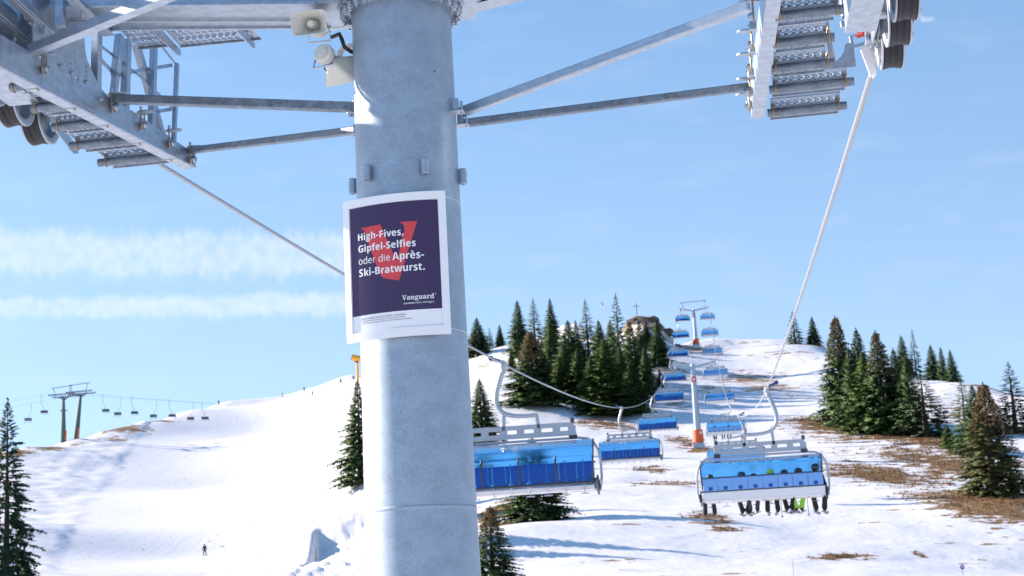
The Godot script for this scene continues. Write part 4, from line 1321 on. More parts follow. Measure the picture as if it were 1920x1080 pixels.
# ------------------------------------------------------------------ the lift further up the hill
func far_pylons() -> void:
	for q in [[273.0, "grey tubular lift pylon with orange padded foot and red plate, halfway up the hill", true], [472.0, "small lift pylon with orange padded foot on the skyline, a frame above its arms", false]]:
		var base := line_at(0.0, 0.0, q[0])
		base.y = land(base.x, base.z) - 0.3
		var top: float = rope_y(-1.0, q[0]) - base.y
		var t := thing("lift_pylon", q[1], "lift pylon", base, -deg_to_rad(HEAD))
		var s := Shape.new()
		s.tube([Vector3.ZERO, Vector3(0, top * 0.5, 0), Vector3(0, top - 0.3, 0)], [0.68, 0.52, 0.40], 24)
		part("column", s, M.zinc, t)
		s = Shape.new()
		var pad: float = 3.2 if q[2] else 2.6
		s.lathe([Vector2(0.66, 1.1), Vector2(0.92, 1.15), Vector2(0.96, 1.3), Vector2(0.90, pad), Vector2(0.84, pad + 0.12), Vector2(0.5, pad + 0.12)], 24)
		part("foot_padding", s, M.orange_paint, t)
		s = Shape.new()
		s.box(Vector3(0, 0.4, 0), Vector3(2.1, 1.1, 2.1), Basis(), 0.06)
		part("foundation", s, M.zinc, t)
		s = Shape.new()
		s.box(Vector3(0, top * 0.80, 0.56), Vector3(0.75, 0.95, 0.05))
		var plate := part("number_plate", s, M.red_plastic, t)
		s = Shape.new()
		s.box(Vector3(0, top * 0.80, 0.592), Vector3(0.34, 0.42, 0.012))
		part("white_field", s, M.white_paint, plate)
		if q[2]:
			s = Shape.new()
			s.box(Vector3(0.55, 2.75, 0.82), Vector3(0.4, 0.4, 0.03))
			part("white_plate", s, M.white_paint, t)
		s = Shape.new()
		for side in [-1.0, 1.0]:
			s.bar(Vector3(0, top - 0.9, 0), Vector3(side * 3.9, top - 0.15, 0), 0.45, 0.38)
		part("crossarm", s, M.zinc, t)
		for side in [-1.0, 1.0]:
			s = Shape.new()
			for k in 8:
				s.lathe([Vector2(0, -0.08), Vector2(0.24, -0.08), Vector2(0.24, 0.08), Vector2(0, 0.08)], 14, Transform3D(Basis(Vector3.BACK, PI / 2), Vector3(side * 3.9, top - 0.26, -1.9 + k * 0.54)))
			s.bar(Vector3(side * 3.72, top - 0.3, -2.2), Vector3(side * 3.72, top - 0.3, 2.2), 0.06, 0.3)
			part("rope_wheel_row", s, M.zinc, t)
			s = Shape.new()
			s.box(Vector3(side * 3.1, top - 0.55, 0), Vector3(0.6, 0.05, 4.4))
			for z in [-2.1, 0.0, 2.1]:
				s.bar(Vector3(side * 2.85, top - 0.55, z), Vector3(side * 2.85, top + 0.5, z), 0.05, 0.05)
			s.bar(Vector3(side * 2.85, top + 0.5, -2.1), Vector3(side * 2.85, top + 0.5, 2.1), 0.05, 0.05)
			part("catwalk", s, M.zinc, t)
		if not q[2]:
			for side in [-1.0, 1.0]:
				s = Shape.new()
				s.bar(Vector3(side * 2.9, top - 0.3, 0), Vector3(side * 3.4, top + 1.9, 0), 0.2, 0.2)
				part("gantry_post", s, M.zinc, t)
			s = Shape.new()
			s.bar(Vector3(-4.0, top + 1.8, 0), Vector3(4.0, top + 1.95, 0), 0.2, 0.22)
			part("gantry_beam", s, M.zinc, t)
		s = Shape.new()
		for x in [-0.2, 0.2]:
			s.bar(Vector3(-0.66, 3.0, x), Vector3(-0.48, top - 0.6, x), 0.04, 0.04)
		for k in int((top - 3.8) / 0.4):
			var w := 3.2 + k * 0.4
			var x := lerpf(-0.66, -0.48, (w - 3.0) / (top - 3.6))
			s.bar(Vector3(x, w, -0.2), Vector3(x, w, 0.2), 0.03, 0.03)
		part("ladder", s, M.zinc, t)


const MID := -0.40      # the eight seats hang this far to the left of the grip


func make_chair(label: String) -> Node3D:
	var t := thing("lift_chair", label, "lift chair", Vector3.ZERO, 0.0, "eight-seat bubble chairs on the lift")
	var s := Shape.new()
	s.box(Vector3(0, -0.02, 0), Vector3(0.16, 0.2, 0.5), Basis(), 0.03)
	s.box(Vector3(0.02, -0.17, 0), Vector3(0.13, 0.22, 0.24), Basis(), 0.03)
	for z in [-0.36, 0.36]:
		s.bar(Vector3(0, 0.05, z * 0.6), Vector3(0, 0.06, z), 0.05, 0.04)
	part("grip", s, M.chair_metal, t)
	s = Shape.new()
	s.box(Vector3(0.16, 0.12, 0.02), Vector3(0.52, 0.09, 0.13), Basis(Vector3.BACK, 0.38), 0.02)
	s.cyl(Vector3(0.36, 0.20, 0.12), Vector3(0.36, 0.20, -0.06), 0.075, 12)
	part("grip_lever", s, M.solar_blue, t)
	s = Shape.new()
	var path := []
	var key := [Vector3(0.03, -0.15, 0), Vector3(0.13, -0.45, 0), Vector3(0.24, -0.80, 0), Vector3(0.27, -1.08, 0), Vector3(0.22, -1.28, 0), Vector3(0.06, -1.46, 0), Vector3(-0.25, -1.55, 0), Vector3(-0.62, -1.575, 0), Vector3(-0.92, -1.56, 0)]
	var c := Curve3D.new()
	for i in key.size():
		var d: Vector3 = (key[mini(i + 1, key.size() - 1)] - key[maxi(i - 1, 0)]) / 6.0
		c.add_point(key[i], -d, d)
	for i in 25:
		path.append(c.sample_baked(c.get_baked_length() * i / 24.0))
	s.tube(path, [0.085, 0.085, 0.085, 0.085, 0.085, 0.085, 0.085, 0.082, 0.080, 0.078, 0.075, 0.072, 0.070, 0.068, 0.066, 0.065], 14)
	part("hanger_arm", s, M.chair_metal, t)
	s = Shape.new()
	s.bar(Vector3(0.06, -1.46, 0), Vector3(0.10, -2.06, 0), 0.08, 0.10, Vector3.RIGHT)
	s.bar(Vector3(-0.90, -1.56, 0), Vector3(-0.95, -2.06, 0), 0.08, 0.10, Vector3.RIGHT)
	part("hanger_leg", s, M.chair_metal, t)
	# the slotted head beam
	s = Shape.new()
	s.bar(Vector3(MID - 1.55, -1.905, 0), Vector3(MID + 1.55, -1.905, 0), 0.08, 0.13)
	s.bar(Vector3(MID - 1.62, -2.155, 0), Vector3(MID + 1.62, -2.155, 0), 0.08, 0.14)
	for x in [-1.50, -1.05, -0.50, 0.0, 0.50, 1.05, 1.50]:
		s.box(Vector3(MID + x, -2.02, 0), Vector3(0.22, 0.16, 0.078), Basis(), 0.012)
	part("head_beam", s, M.chair_metal, t)
	s = Shape.new()
	for x in [-1.52, 1.52]:
		s.box(Vector3(MID + x, -2.26, 0.05), Vector3(0.24, 0.14, 0.14), Basis(), 0.02)
		s.lathe([Vector2(0, 0), Vector2(0.06, 0), Vector2(0.07, 0.10), Vector2(0.03, 0.16), Vector2(0, 0.16)], 10, Transform3D(Basis(), Vector3(MID + x, -1.86, 0)))
	part("damper", s, M.chair_dark, t)
	# the outer loop
	s = Shape.new()
	var loop := []
	for p in [[-2.22, -3.85], [-2.28, -3.5], [-2.28, -3.0], [-2.22, -2.68], [-2.10, -2.45], [-1.92, -2.34], [-1.66, -2.30], [0.0, -2.30], [1.66, -2.30], [1.92, -2.34], [2.10, -2.45], [2.22, -2.68], [2.28, -3.0], [2.28, -3.5], [2.22, -3.85]]:
		loop.append(Vector3(MID + p[0], p[1], 0.06))
	s.tube(loop, [0.038], 10)
	part("outer_loop", s, M.chair_metal, t)
	# bubble
	var prof := [Vector2(-2.54, 0.26), Vector2(-2.43, 0.12), Vector2(-2.39, -0.10), Vector2(-2.43, -0.36), Vector2(-2.58, -0.64), Vector2(-2.88, -0.94), Vector2(-3.04, -1.01), Vector2(-3.36, -1.0), Vector2(-3.66, -0.86)]
	s = Shape.new()
	var inner := []
	for i in prof.size():
		var d: Vector2 = (prof[mini(i + 1, prof.size() - 1)] - prof[maxi(i - 1, 0)]).normalized()
		inner.append(prof[i] - Vector2(d.y, -d.x) * 0.014)
	var nrm := []
	for i in prof.size():
		var d: Vector2 = (prof[mini(i + 1, prof.size() - 1)] - prof[maxi(i - 1, 0)]).normalized()
		nrm.append(Vector3(0, -d.y, d.x) * -1.0)
	for i in nrm.size():
		if nrm[i].dot(Vector3(0, prof[i].x + 3.1, prof[i].y + 0.2)) < 0.0:
			nrm[i] = -nrm[i]
	var half := [2.02, 2.06, 2.09, 2.11, 2.12, 2.12, 2.11, 2.09, 2.05]
	for pass_ in 2:
		var pr: Array = prof if pass_ == 0 else inner
		var sg := 1.0 if pass_ == 0 else -1.0
		for i in prof.size() - 1:
			var a := Vector3(MID - half[i], pr[i].x, pr[i].y)
			var b := Vector3(MID + half[i], pr[i].x, pr[i].y)
			var e := Vector3(MID + half[i + 1], pr[i + 1].x, pr[i + 1].y)
			var f := Vector3(MID - half[i + 1], pr[i + 1].x, pr[i + 1].y)
			s.tri(a, b, e, nrm[i] * sg, nrm[i] * sg, nrm[i + 1] * sg)
			s.tri(a, e, f, nrm[i] * sg, nrm[i + 1] * sg, nrm[i + 1] * sg)
			for q in [-1.0, 1.0]:      # rims at the sides
				s.quad(Vector3(MID + q * half[i], prof[i].x, prof[i].y), Vector3(MID + q * half[i + 1], prof[i + 1].x, prof[i + 1].y), Vector3(MID + q * half[i + 1], inner[i + 1].x, inner[i + 1].y), Vector3(MID + q * half[i], inner[i].x, inner[i].y), Vector3(q, 0, 0))
	for i in [0, prof.size() - 1]:
		s.quad(Vector3(MID - half[i], prof[i].x, prof[i].y), Vector3(MID + half[i], prof[i].x, prof[i].y), Vector3(MID + half[i], inner[i].x, inner[i].y), Vector3(MID - half[i], inner[i].x, inner[i].y), Vector3(0, 1 if i == 0 else -1, 0))
	var bubble := part("bubble", s, M.bubble_blue, t)
	s = Shape.new()
	for x in [-1.06, 0.0, 1.06]:
		s.bar(Vector3(MID + x, -2.90, -0.97), Vector3(MID + x, -3.06, -1.03), 0.05, 0.03, Vector3.FORWARD)
		s.bar(Vector3(MID + x, -3.05, -1.03), Vector3(MID + x, -3.31, -1.02), 0.05, 0.03, Vector3.FORWARD)
		s.bar(Vector3(MID + x, -3.30, -1.02), Vector3(MID + x, -3.67, -0.88), 0.05, 0.03, Vector3.FORWARD)
	s.tube([Vector3(MID - 2.06, -3.68, -0.85), Vector3(MID + 2.06, -3.68, -0.85)], [0.035], 8)
	for q in [-1.0, 1.0]:
		var rim := []
		for i in prof.size():
			rim.append(Vector3(MID + q * (half[i] + 0.012), prof[i].x, prof[i].y))
		s.tube(rim, [0.028], 8)
	part("bubble_rib", s, M.chair_dark, bubble)
	# side arms and hinges
	for q in [-1.0, 1.0]:
		s = Shape.new()
		s.prism([Vector2(-0.10, -3.42), Vector2(0.14, -3.50), Vector2(0.22, -3.86), Vector2(0.10, -3.98), Vector2(-0.28, -3.90), Vector2(-0.88, -3.72), Vector2(-0.90, -3.62), Vector2(-0.30, -3.58)], 0.05, Transform3D(Basis(Vector3(0, 0, 1), Vector3.UP, Vector3.LEFT), Vector3(MID + q * 2.17, 0, 0)))
		s.cyl(Vector3(MID + q * 2.14, -3.66, 0.0), Vector3(MID + q * 2.24, -3.66, 0.0), 0.10, 16)
		part("side_arm", s, M.chair_dark, t)
		s = Shape.new()
		s.cyl(Vector3(MID + q * 2.235, -3.60, -0.1), Vector3(MID + q * 2.262, -3.60, -0.1), 0.075, 14)
		part("hinge_cover", s, M.white_paint, t)
	# seats, backs, restraint
	var cushion := Shape.new()
	cushion.box(Vector3(0, -3.80, -0.24), Vector3(0.475, 0.11, 0.50), Basis(), 0.03)
	var pad := Shape.new()
	pad.box(Vector3(0, -3.26, 0.13), Vector3(0.51, 0.44, 0.06), Basis(Vector3.RIGHT, -0.12), 0.02)
	var dark := Shape.new()
	dark.box(Vector3(0, -3.40, 0.178), Vector3(0.14, 0.13, 0.012))
	var hold := Shape.new()
	hold.tube([Vector3(0, -3.02, -0.80), Vector3(0, -3.42, -0.80), Vector3(0, -3.72, -0.72), Vector3(0, -3.96, -0.62)], [0.016], 6)
	hold.box(Vector3(0, -3.62, -0.76), Vector3(0.12, 0.09, 0.10), Basis(), 0.02)
	hold.box(Vector3(0, -3.97, -0.61), Vector3(0.24, 0.03, 0.06))
	var front := Shape.new()
	front.box(Vector3(0, -3.30, 0.075), Vector3(0.46, 0.62, 0.05), Basis(Vector3.RIGHT, -0.12), 0.02)
	var ms := [cushion.mesh(), pad.mesh(), dark.mesh(), hold.mesh(), front.mesh()]
	for k in 8:
		var x := MID - 1.82 + k * 0.52
		put("seat", ms[0], M.seat_white, t).position.x = x
		var p := put("backrest", ms[1], M.seat_blue, t)
		p.position.x = x
		put("front_pad", ms[4], M.band_blue, p)
		put("lumbar_pad", ms[2], M.band_blue, p)
		put("restraint_bar", ms[3], M.chair_metal, t).position.x = x
	s = Shape.new()
	s.box(Vector3(MID, -3.655, 0.16), Vector3(4.24, 0.27, 0.03), Basis(Vector3.RIGHT, 0.1), 0.008)
	s.box(Vector3(MID, -3.815, 0.02), Vector3(4.24, 0.05, 0.28), Basis(), 0.008)
	s.box(Vector3(MID, -3.80, -0.51), Vector3(4.20, 0.13, 0.03), Basis(Vector3.RIGHT, -0.15), 0.008)
	part("seat_shell", s, M.seat_white, t)
	s = Shape.new()
	s.bar(Vector3(MID - 2.12, -3.02, 0.10), Vector3(MID + 2.12, -3.02, 0.10), 0.04, 0.045)
	s.bar(Vector3(MID - 2.14, -3.50, 0.16), Vector3(MID + 2.14, -3.50, 0.16), 0.04, 0.045)
	part("back_frame", s, M.chair_dark, t)
	return t


func chairs() -> void:
	var proto: Node3D
	var rows := [
		[-1.0, 35.6, "nearest empty eight-seat chair with dark blue bubble, half hidden behind the pole"],
		[-1.0, 105.0, "empty chair with blue bubble, second in the left row, beyond the nearest empty one"],
		[-1.0, 172.0, "empty blue-bubbled chair, third in the left row, left of the middle pylon's orange foot"],
		[-1.0, 237.0, "small empty blue chair, fourth in the left row, left of the pylon column"],
		[-1.0, 283.0, "small empty blue chair, fifth in the left row, just beyond the middle pylon's arm"],
		[-1.0, 352.0, "tiny blue chair of the left row seen behind the middle pylon's left arm"],
		[-1.0, 414.0, "tiny blue chair of the left row below the skyline pylon, the lower of two"],
		[-1.0, 485.0, "tiny blue chair of the left row against the sky, left of the skyline pylon"],
		[1.0, 46.6, "nearest chair on the right with clear blue bubble, seven riders seen from behind"],
		[1.0, 112.0, "chair seen through the bubble of the nearest one on the right"],
		[1.0, 176.0, "chair with pale blue bubble and riders, just above the near chair on the right"],
		[1.0, 235.0, "small blue chair, fourth in the right row, right of the pylon column"],
		[1.0, 288.0, "small blue chair, fifth in the right row, below the middle pylon's right arm"],
		[1.0, 352.0, "tiny blue chair of the right row behind the middle pylon's right arm"],
		[1.0, 414.0, "tiny blue chair of the right row below the skyline pylon, the lower of two"],
		[1.0, 485.0, "tiny blue chair of the right row against the sky, right of the skyline pylon"]]
	var riders := [[1.0, 46.6, [0, 2, 3, 4, 5, 6, 7]], [1.0, 176.0, [1, 3, 4, 7]]]
	for r in rows:
		var o: Node3D
		if proto == null:
			proto = make_chair(r[2])
			o = proto
		else:
			o = copy(proto, r[2])
		o.position = rope_at(r[0], r[1])
		o.rotation.y = -deg_to_rad(HEAD) + (PI if r[0] < 0.0 else 0.0)
	sitting_riders(riders)


# ------------------------------------------------------------------ people: one skin over a skeleton of tapered bones
func skin(bones: Array, cell: float, blend: float) -> ArrayMesh:
	var lo := Vector3.ONE * 1e9
	var hi := -lo
	for b in bones:
		for k in 2:
			lo = lo.min(b[k] - Vector3.ONE * (b[2 + k] + cell * 2))
			hi = hi.max(b[k] + Vector3.ONE * (b[2 + k] + cell * 2))
	var nx := int((hi.x - lo.x) / cell) + 2
	var ny := int((hi.y - lo.y) / cell) + 2
	var nz := int((hi.z - lo.z) / cell) + 2
	var f := PackedFloat32Array()
	f.resize(nx * ny * nz)
	var who := PackedByteArray()
	who.resize(nx * ny * nz)
	var at := 0
	for k in nz:
		for j in ny:
			for i in nx:
				var p := lo + Vector3(i, j, k) * cell
				var d := 1e3
				var best := 1e3
				var w := 0
				for q in bones.size():
					var b: Array = bones[q]
					var ab: Vector3 = b[1] - b[0]
					var t := clampf((p - b[0]).dot(ab) / maxf(ab.length_squared(), 1e-6), 0.0, 1.0)
					var e: float = p.distance_to(b[0] + ab * t) - lerpf(b[2], b[3], t)
					if e < best:
						best = e
						w = q
					var h := maxf(blend - absf(d - e), 0.0) / blend
					d = minf(d, e) - h * h * blend * 0.25
				f[at] = d
				who[at] = w
				at += 1
	var s := Shape.new()
	var cellv := {}
	var sxy := nx * ny
	for k in nz - 1:
		for j in ny - 1:
			for i in nx - 1:
				var o := i + j * nx + k * sxy
				var m := Vector3.ZERO
				var c := 0
				for e in [[0, 1], [0, nx], [0, sxy], [1, 1 + nx], [1, 1 + sxy], [nx, nx + 1], [nx, nx + sxy], [sxy, sxy + 1], [sxy, sxy + nx], [1 + nx, 1 + nx + sxy], [1 + sxy, 1 + nx + sxy], [nx + sxy, 1 + nx + sxy]]:
					var a := f[o + e[0]]
					var b := f[o + e[1]]
					if (a < 0.0) != (b < 0.0):
						var t := a / (a - b)
						m += corner(e[0], nx, sxy).lerp(corner(e[1], nx, sxy), t)
						c += 1
				if c:
					cellv[o] = lo + (Vector3(i, j, k) + m / c) * cell
	for o: int in cellv:
		var i := o % nx
		var j := (o / nx) % ny
		var k := o / sxy
		for e in [[1, nx, sxy], [nx, sxy, 1], [sxy, 1, nx]]:
			if (f[o] < 0.0) == (f[o + e[0]] < 0.0):
				continue
			var q := [o, o - e[1], o - e[1] - e[2], o - e[2]]
			if q.all(func(w): return cellv.has(w)):
				var out := Vector3(e[0] == 1, e[0] == nx, e[0] == sxy) * (1.0 if f[o] < 0.0 else -1.0)
				s.col = bones[who[o]][4]
				s.quad(cellv[q[0]], cellv[q[1]], cellv[q[2]], cellv[q[3]], out)
	var st := SurfaceTool.new()
	st.begin(Mesh.PRIMITIVE_TRIANGLES)
	st.set_smooth_group(0)
	for i in s.v.size():
		st.set_color(s.c[i])
		st.add_vertex(s.v[i])
	st.generate_normals()
	return st.commit()


func corner(o: int, nx: int, sxy: int) -> Vector3:
	var k := 1 if o >= sxy else 0
	o -= k * sxy
	var j := 1 if o >= nx else 0
	return Vector3(o - j * nx, j, k)


func figure(jacket: Color, trousers: Color, seated: bool, lean := 0.0, splay := 0.14, cross := 0.02) -> Array:
	var boots := Color(0.02, 0.02, 0.022)
	var face := jacket * 0.8 if seated else Color(0.45, 0.28, 0.2)
	var b := []
	var hip := Vector3(0, 0.12 if seated else 0.92, 0)
	var chest := hip + Vector3(lean * 0.5, 0.36, 0.02 if seated else -0.05)
	var neck := hip + Vector3(lean, 0.52, 0.0 if seated else -0.07)
	b.append([hip, chest, 0.15, 0.17, jacket])
	b.append([chest + Vector3(-0.12, 0.1, 0), chest + Vector3(0.12, 0.1, 0), 0.10, 0.10, jacket])
	b.append([neck, neck + Vector3(0, 0.10, -0.01), 0.065, 0.062, face])
	b.append([neck + Vector3(0, 0.18, -0.02), neck + Vector3(0, 0.24, -0.01), 0.095, 0.10, face])
	b.append([neck + Vector3(0, 0.17, -0.10), neck + Vector3(0, 0.20, -0.115), 0.018, 0.015, face])
	for x in [-1.0, 1.0]:
		var sh := chest + Vector3(x * 0.19, 0.11, 0)
		var el := sh + (Vector3(x * 0.07, -0.26, -0.10) if seated else Vector3(x * 0.10, -0.28, 0.02))
		var ha := el + (Vector3(-x * 0.10, -0.05, -0.24) if seated else Vector3(x * 0.02, -0.20, -0.16))
		b.append([sh, el, 0.072, 0.058, jacket])
		b.append([el, ha, 0.056, 0.045, jacket])
		b.append([ha, ha + (ha - el).normalized() * 0.09, 0.05, 0.04, boots])
		b.append([ha, ha + (ha - el).normalized() * 0.05 + Vector3(-x * 0.05, 0.02, 0), 0.024, 0.02, boots])
		var hj := hip + Vector3(x * 0.10, -0.02, 0)
		var kn := hip + (Vector3(x * splay, 0.0, -0.46) if seated else Vector3(x * 0.14, -0.42, -0.09))
		var an := kn + (Vector3(x * cross, -0.49, -0.03) if seated else Vector3(x * 0.05, -0.40, 0.07))
		b.append([hj, kn, 0.105, 0.078, trousers])
		b.append([kn, an, 0.088 if seated else 0.076, 0.084 if seated else 0.062, trousers])
		b.append([an + Vector3(0, 0.04, 0), an + Vector3(0, -0.05, 0), 0.072, 0.066, boots])
		b.append([an + Vector3(0, -0.06, 0.03), an + Vector3(0, -0.07, -0.16), 0.055, 0.05, boots])
	return b


func helmet_shape(p: Vector3) -> Shape:
	var s := Shape.new()
	s.lathe([Vector2(0.128, -0.05), Vector2(0.135, 0.0), Vector2(0.13, 0.045), Vector2(0.105, 0.09), Vector2(0.06, 0.12), Vector2(0.0, 0.13)], 16, Transform3D(Basis(Vector3.RIGHT, 0.15), p))
	s.lathe([Vector2(0.12, -0.05), Vector2(0.128, -0.05)], 16, Transform3D(Basis(Vector3.RIGHT, 0.15), p))
	return s


func goggles_shape(p: Vector3) -> Shape:
	var s := Shape.new()
	s.box(p + Vector3(0, -0.05, -0.115), Vector3(0.17, 0.075, 0.05), Basis(), 0.02)
	return s


func ski_shape(o: Vector3) -> Shape:
	var s := Shape.new()
	s.box(o + Vector3(0, 0, -0.05), Vector3(0.09, 0.018, 1.5))
	s.bar(o + Vector3(0, 0.0, -0.78), o + Vector3(0, 0.09, -0.98), 0.085, 0.014)
	s.box(o + Vector3(0, 0.03, 0.02), Vector3(0.07, 0.05, 0.30))
	return s


func pole_shape(a: Vector3, b: Vector3) -> Shape:
	var s := Shape.new()
	s.cyl(a, b, 0.011, 6)
	s.cyl(b.lerp(a, 0.08), b.lerp(a, 0.10), 0.05, 8)
	return s


func sitting_riders(rows: Array) -> void:
	var black := Color(0.012, 0.013, 0.017)
	var blue := Color(0.02, 0.04, 0.09)
	var grey := Color(0.05, 0.05, 0.055)
	var lime := Color(0.30, 0.62, 0.05)
	var looks := {
		0: ["person in dark clothes on the leftmost seat of the near chair, snowboard on", black, black, "chair_dark"],
		2: ["person in black, third seat of the near chair, legs apart, next to the empty seat", black, black, "solar_blue"],
		3: ["person in dark grey trousers on the fourth seat of the near chair", grey, grey, "chair_dark"],
		4: ["person in black on the fifth seat of the near chair, lime helmet", black, black, "lime"],
		5: ["person in black beside the lime trousers, sixth seat of the near chair", blue, black, "chair_dark"],
		6: ["person in lime green trousers on the near chair", grey, lime, "chair_dark"],
		7: ["person in black with a big dark helmet on the rightmost seat of the near chair", black, black, "chair_dark"]}
	mat("lime", lin(0.25, 0.5, 0.06), 0.4)
	var far_looks := ["left one of four small riders on the chair above the near one", "second of four small riders on the chair above the near one", "third of four small riders on the chair above the near one", "right one of four small riders on the chair above the near one"]
	var cache := {}
	for r in rows:
		var i := 0
		for k in r[2]:
			var look: Array = looks[k] if r[1] < 60.0 else [far_looks[i], [black, blue, grey, black][i], black, "chair_dark"]
			i += 1
			var o: Vector3 = rope_at(r[0], r[1])
			var turn := -deg_to_rad(HEAD)
			var seat := Vector3(MID - 1.82 + k * 0.52, -3.79, -0.12)
			var t := thing("person", look[0], "person", o + Basis(Vector3.UP, turn) * seat, turn, "riders on the lift")
			t.position += Vector3([0.0, 0, 0.05, -0.04, 0.03, 0.0, -0.05, 0.04][k], 0, 0)
			t.scale = Vector3.ONE * [0.94, 1.0, 0.97, 0.88, 1.0, 0.95, 0.98, 1.09][k]
			t.rotation.y += [0.2, 0.0, -0.12, 0.15, 0.0, -0.2, 0.1, -0.15][k]
			var key := "%s%s%d" % [look[1], look[2], k % 4]
			if not cache.has(key):
				cache[key] = skin(figure(look[1], look[2], true, [0.03, -0.05, 0.06, -0.02][k % 4], [0.15, 0.19, 0.22, 0.20][k % 4], [0.03, -0.09, -0.12, -0.06][k % 4]), 0.032, 0.05)
			put("body", cache[key], M.cloth, t)
			part("helmet", helmet_shape(Vector3(0, 0.865, 0.0)), M[look[3]], t)
			part("goggles", goggles_shape(Vector3(0, 0.865, 0.0)), M.black_plastic, t)
			if k == 0 and r[1] < 60.0:
				var s := Shape.new()
				s.box(Vector3(0.05, -0.57, -0.55), Vector3(1.05, 0.02, 0.27), Basis(Vector3.UP, 0.5), 0.008)
				part("snowboard", s, M.chair_dark, t)
			else:
				for x in [-0.13, 0.13]:
					part("ski", ski_shape(Vector3(x, -0.545, -0.52)), M.old_grey, t)
			if k in [4, 6] and r[1] < 60.0:
				part("ski_pole", pole_shape(Vector3(0.30, 0.2, -0.4), Vector3(0.30, -0.75, -0.3)), M.old_grey, t)


func skiers() -> void:
	var black := Color(0.008, 0.009, 0.011)
	var rows := [
		[-51.94, -270.22, black, black, 0.3, 0.0, "lone skier in black standing on the wide white piste"],
		[-103.67, -568.0, Color(0.02, 0.05, 0.06), black, 1.0, 0.0, "tiny skier on the ridge, farthest left of those on the skyline"],
		[-85.26, -594.0, Color(0.6, 0.05, 0.09), Color(0.55, 0.05, 0.12), 2.0, 0.0, "tiny skier in red sitting low on the ridge"],
		[-74.4, -572.0, black, Color(0.05, 0.03, 0.05), 2.6, 0.14, "tiny dark skier leaning, on the ridge right of the red one"],
		[-67.72, -541.02, Color(0.35, 0.05, 0.04), Color(0.5, 0.3, 0.2), 0.8, 0.08, "tiny skier in rust red just below the ridge line"],
		[-58.63, -544.5, black, black, 0.2, 0.0, "tiny upright skier in black on the ridge near the yellow snow gun"],
		[-55.09, -552.0, Color(0.1, 0.1, 0.11), black, 0.2, 0.0, "tiny skier half sunk behind the ridge beside the snow gun"]]
	for r in rows:
		var y := height(r[0], r[1])
		var t := thing("person", r[6], "person", Vector3(r[0], y, r[1]), r[4], "skiers on the piste")
		t.scale = Vector3.ONE * 1.07
		put("body", skin(figure(r[2], r[3], false, r[5]), 0.04, 0.05), M.cloth, t)
		part("helmet", helmet_shape(Vector3(r[5], 1.665, -0.08)), M.chair_dark, t)
		part("goggles", goggles_shape(Vector3(r[5], 1.665, -0.08)), M.black_plastic, t)
		for x in [-0.19, 0.19]:
			part("ski", ski_shape(Vector3(x, 0.015, -0.05)), M.zinc, t)
			part("ski_pole", pole_shape(Vector3(x * 1.75, 0.86, -0.22), Vector3(x * 2.1, 0.02, 0.15)), M.old_grey, t)


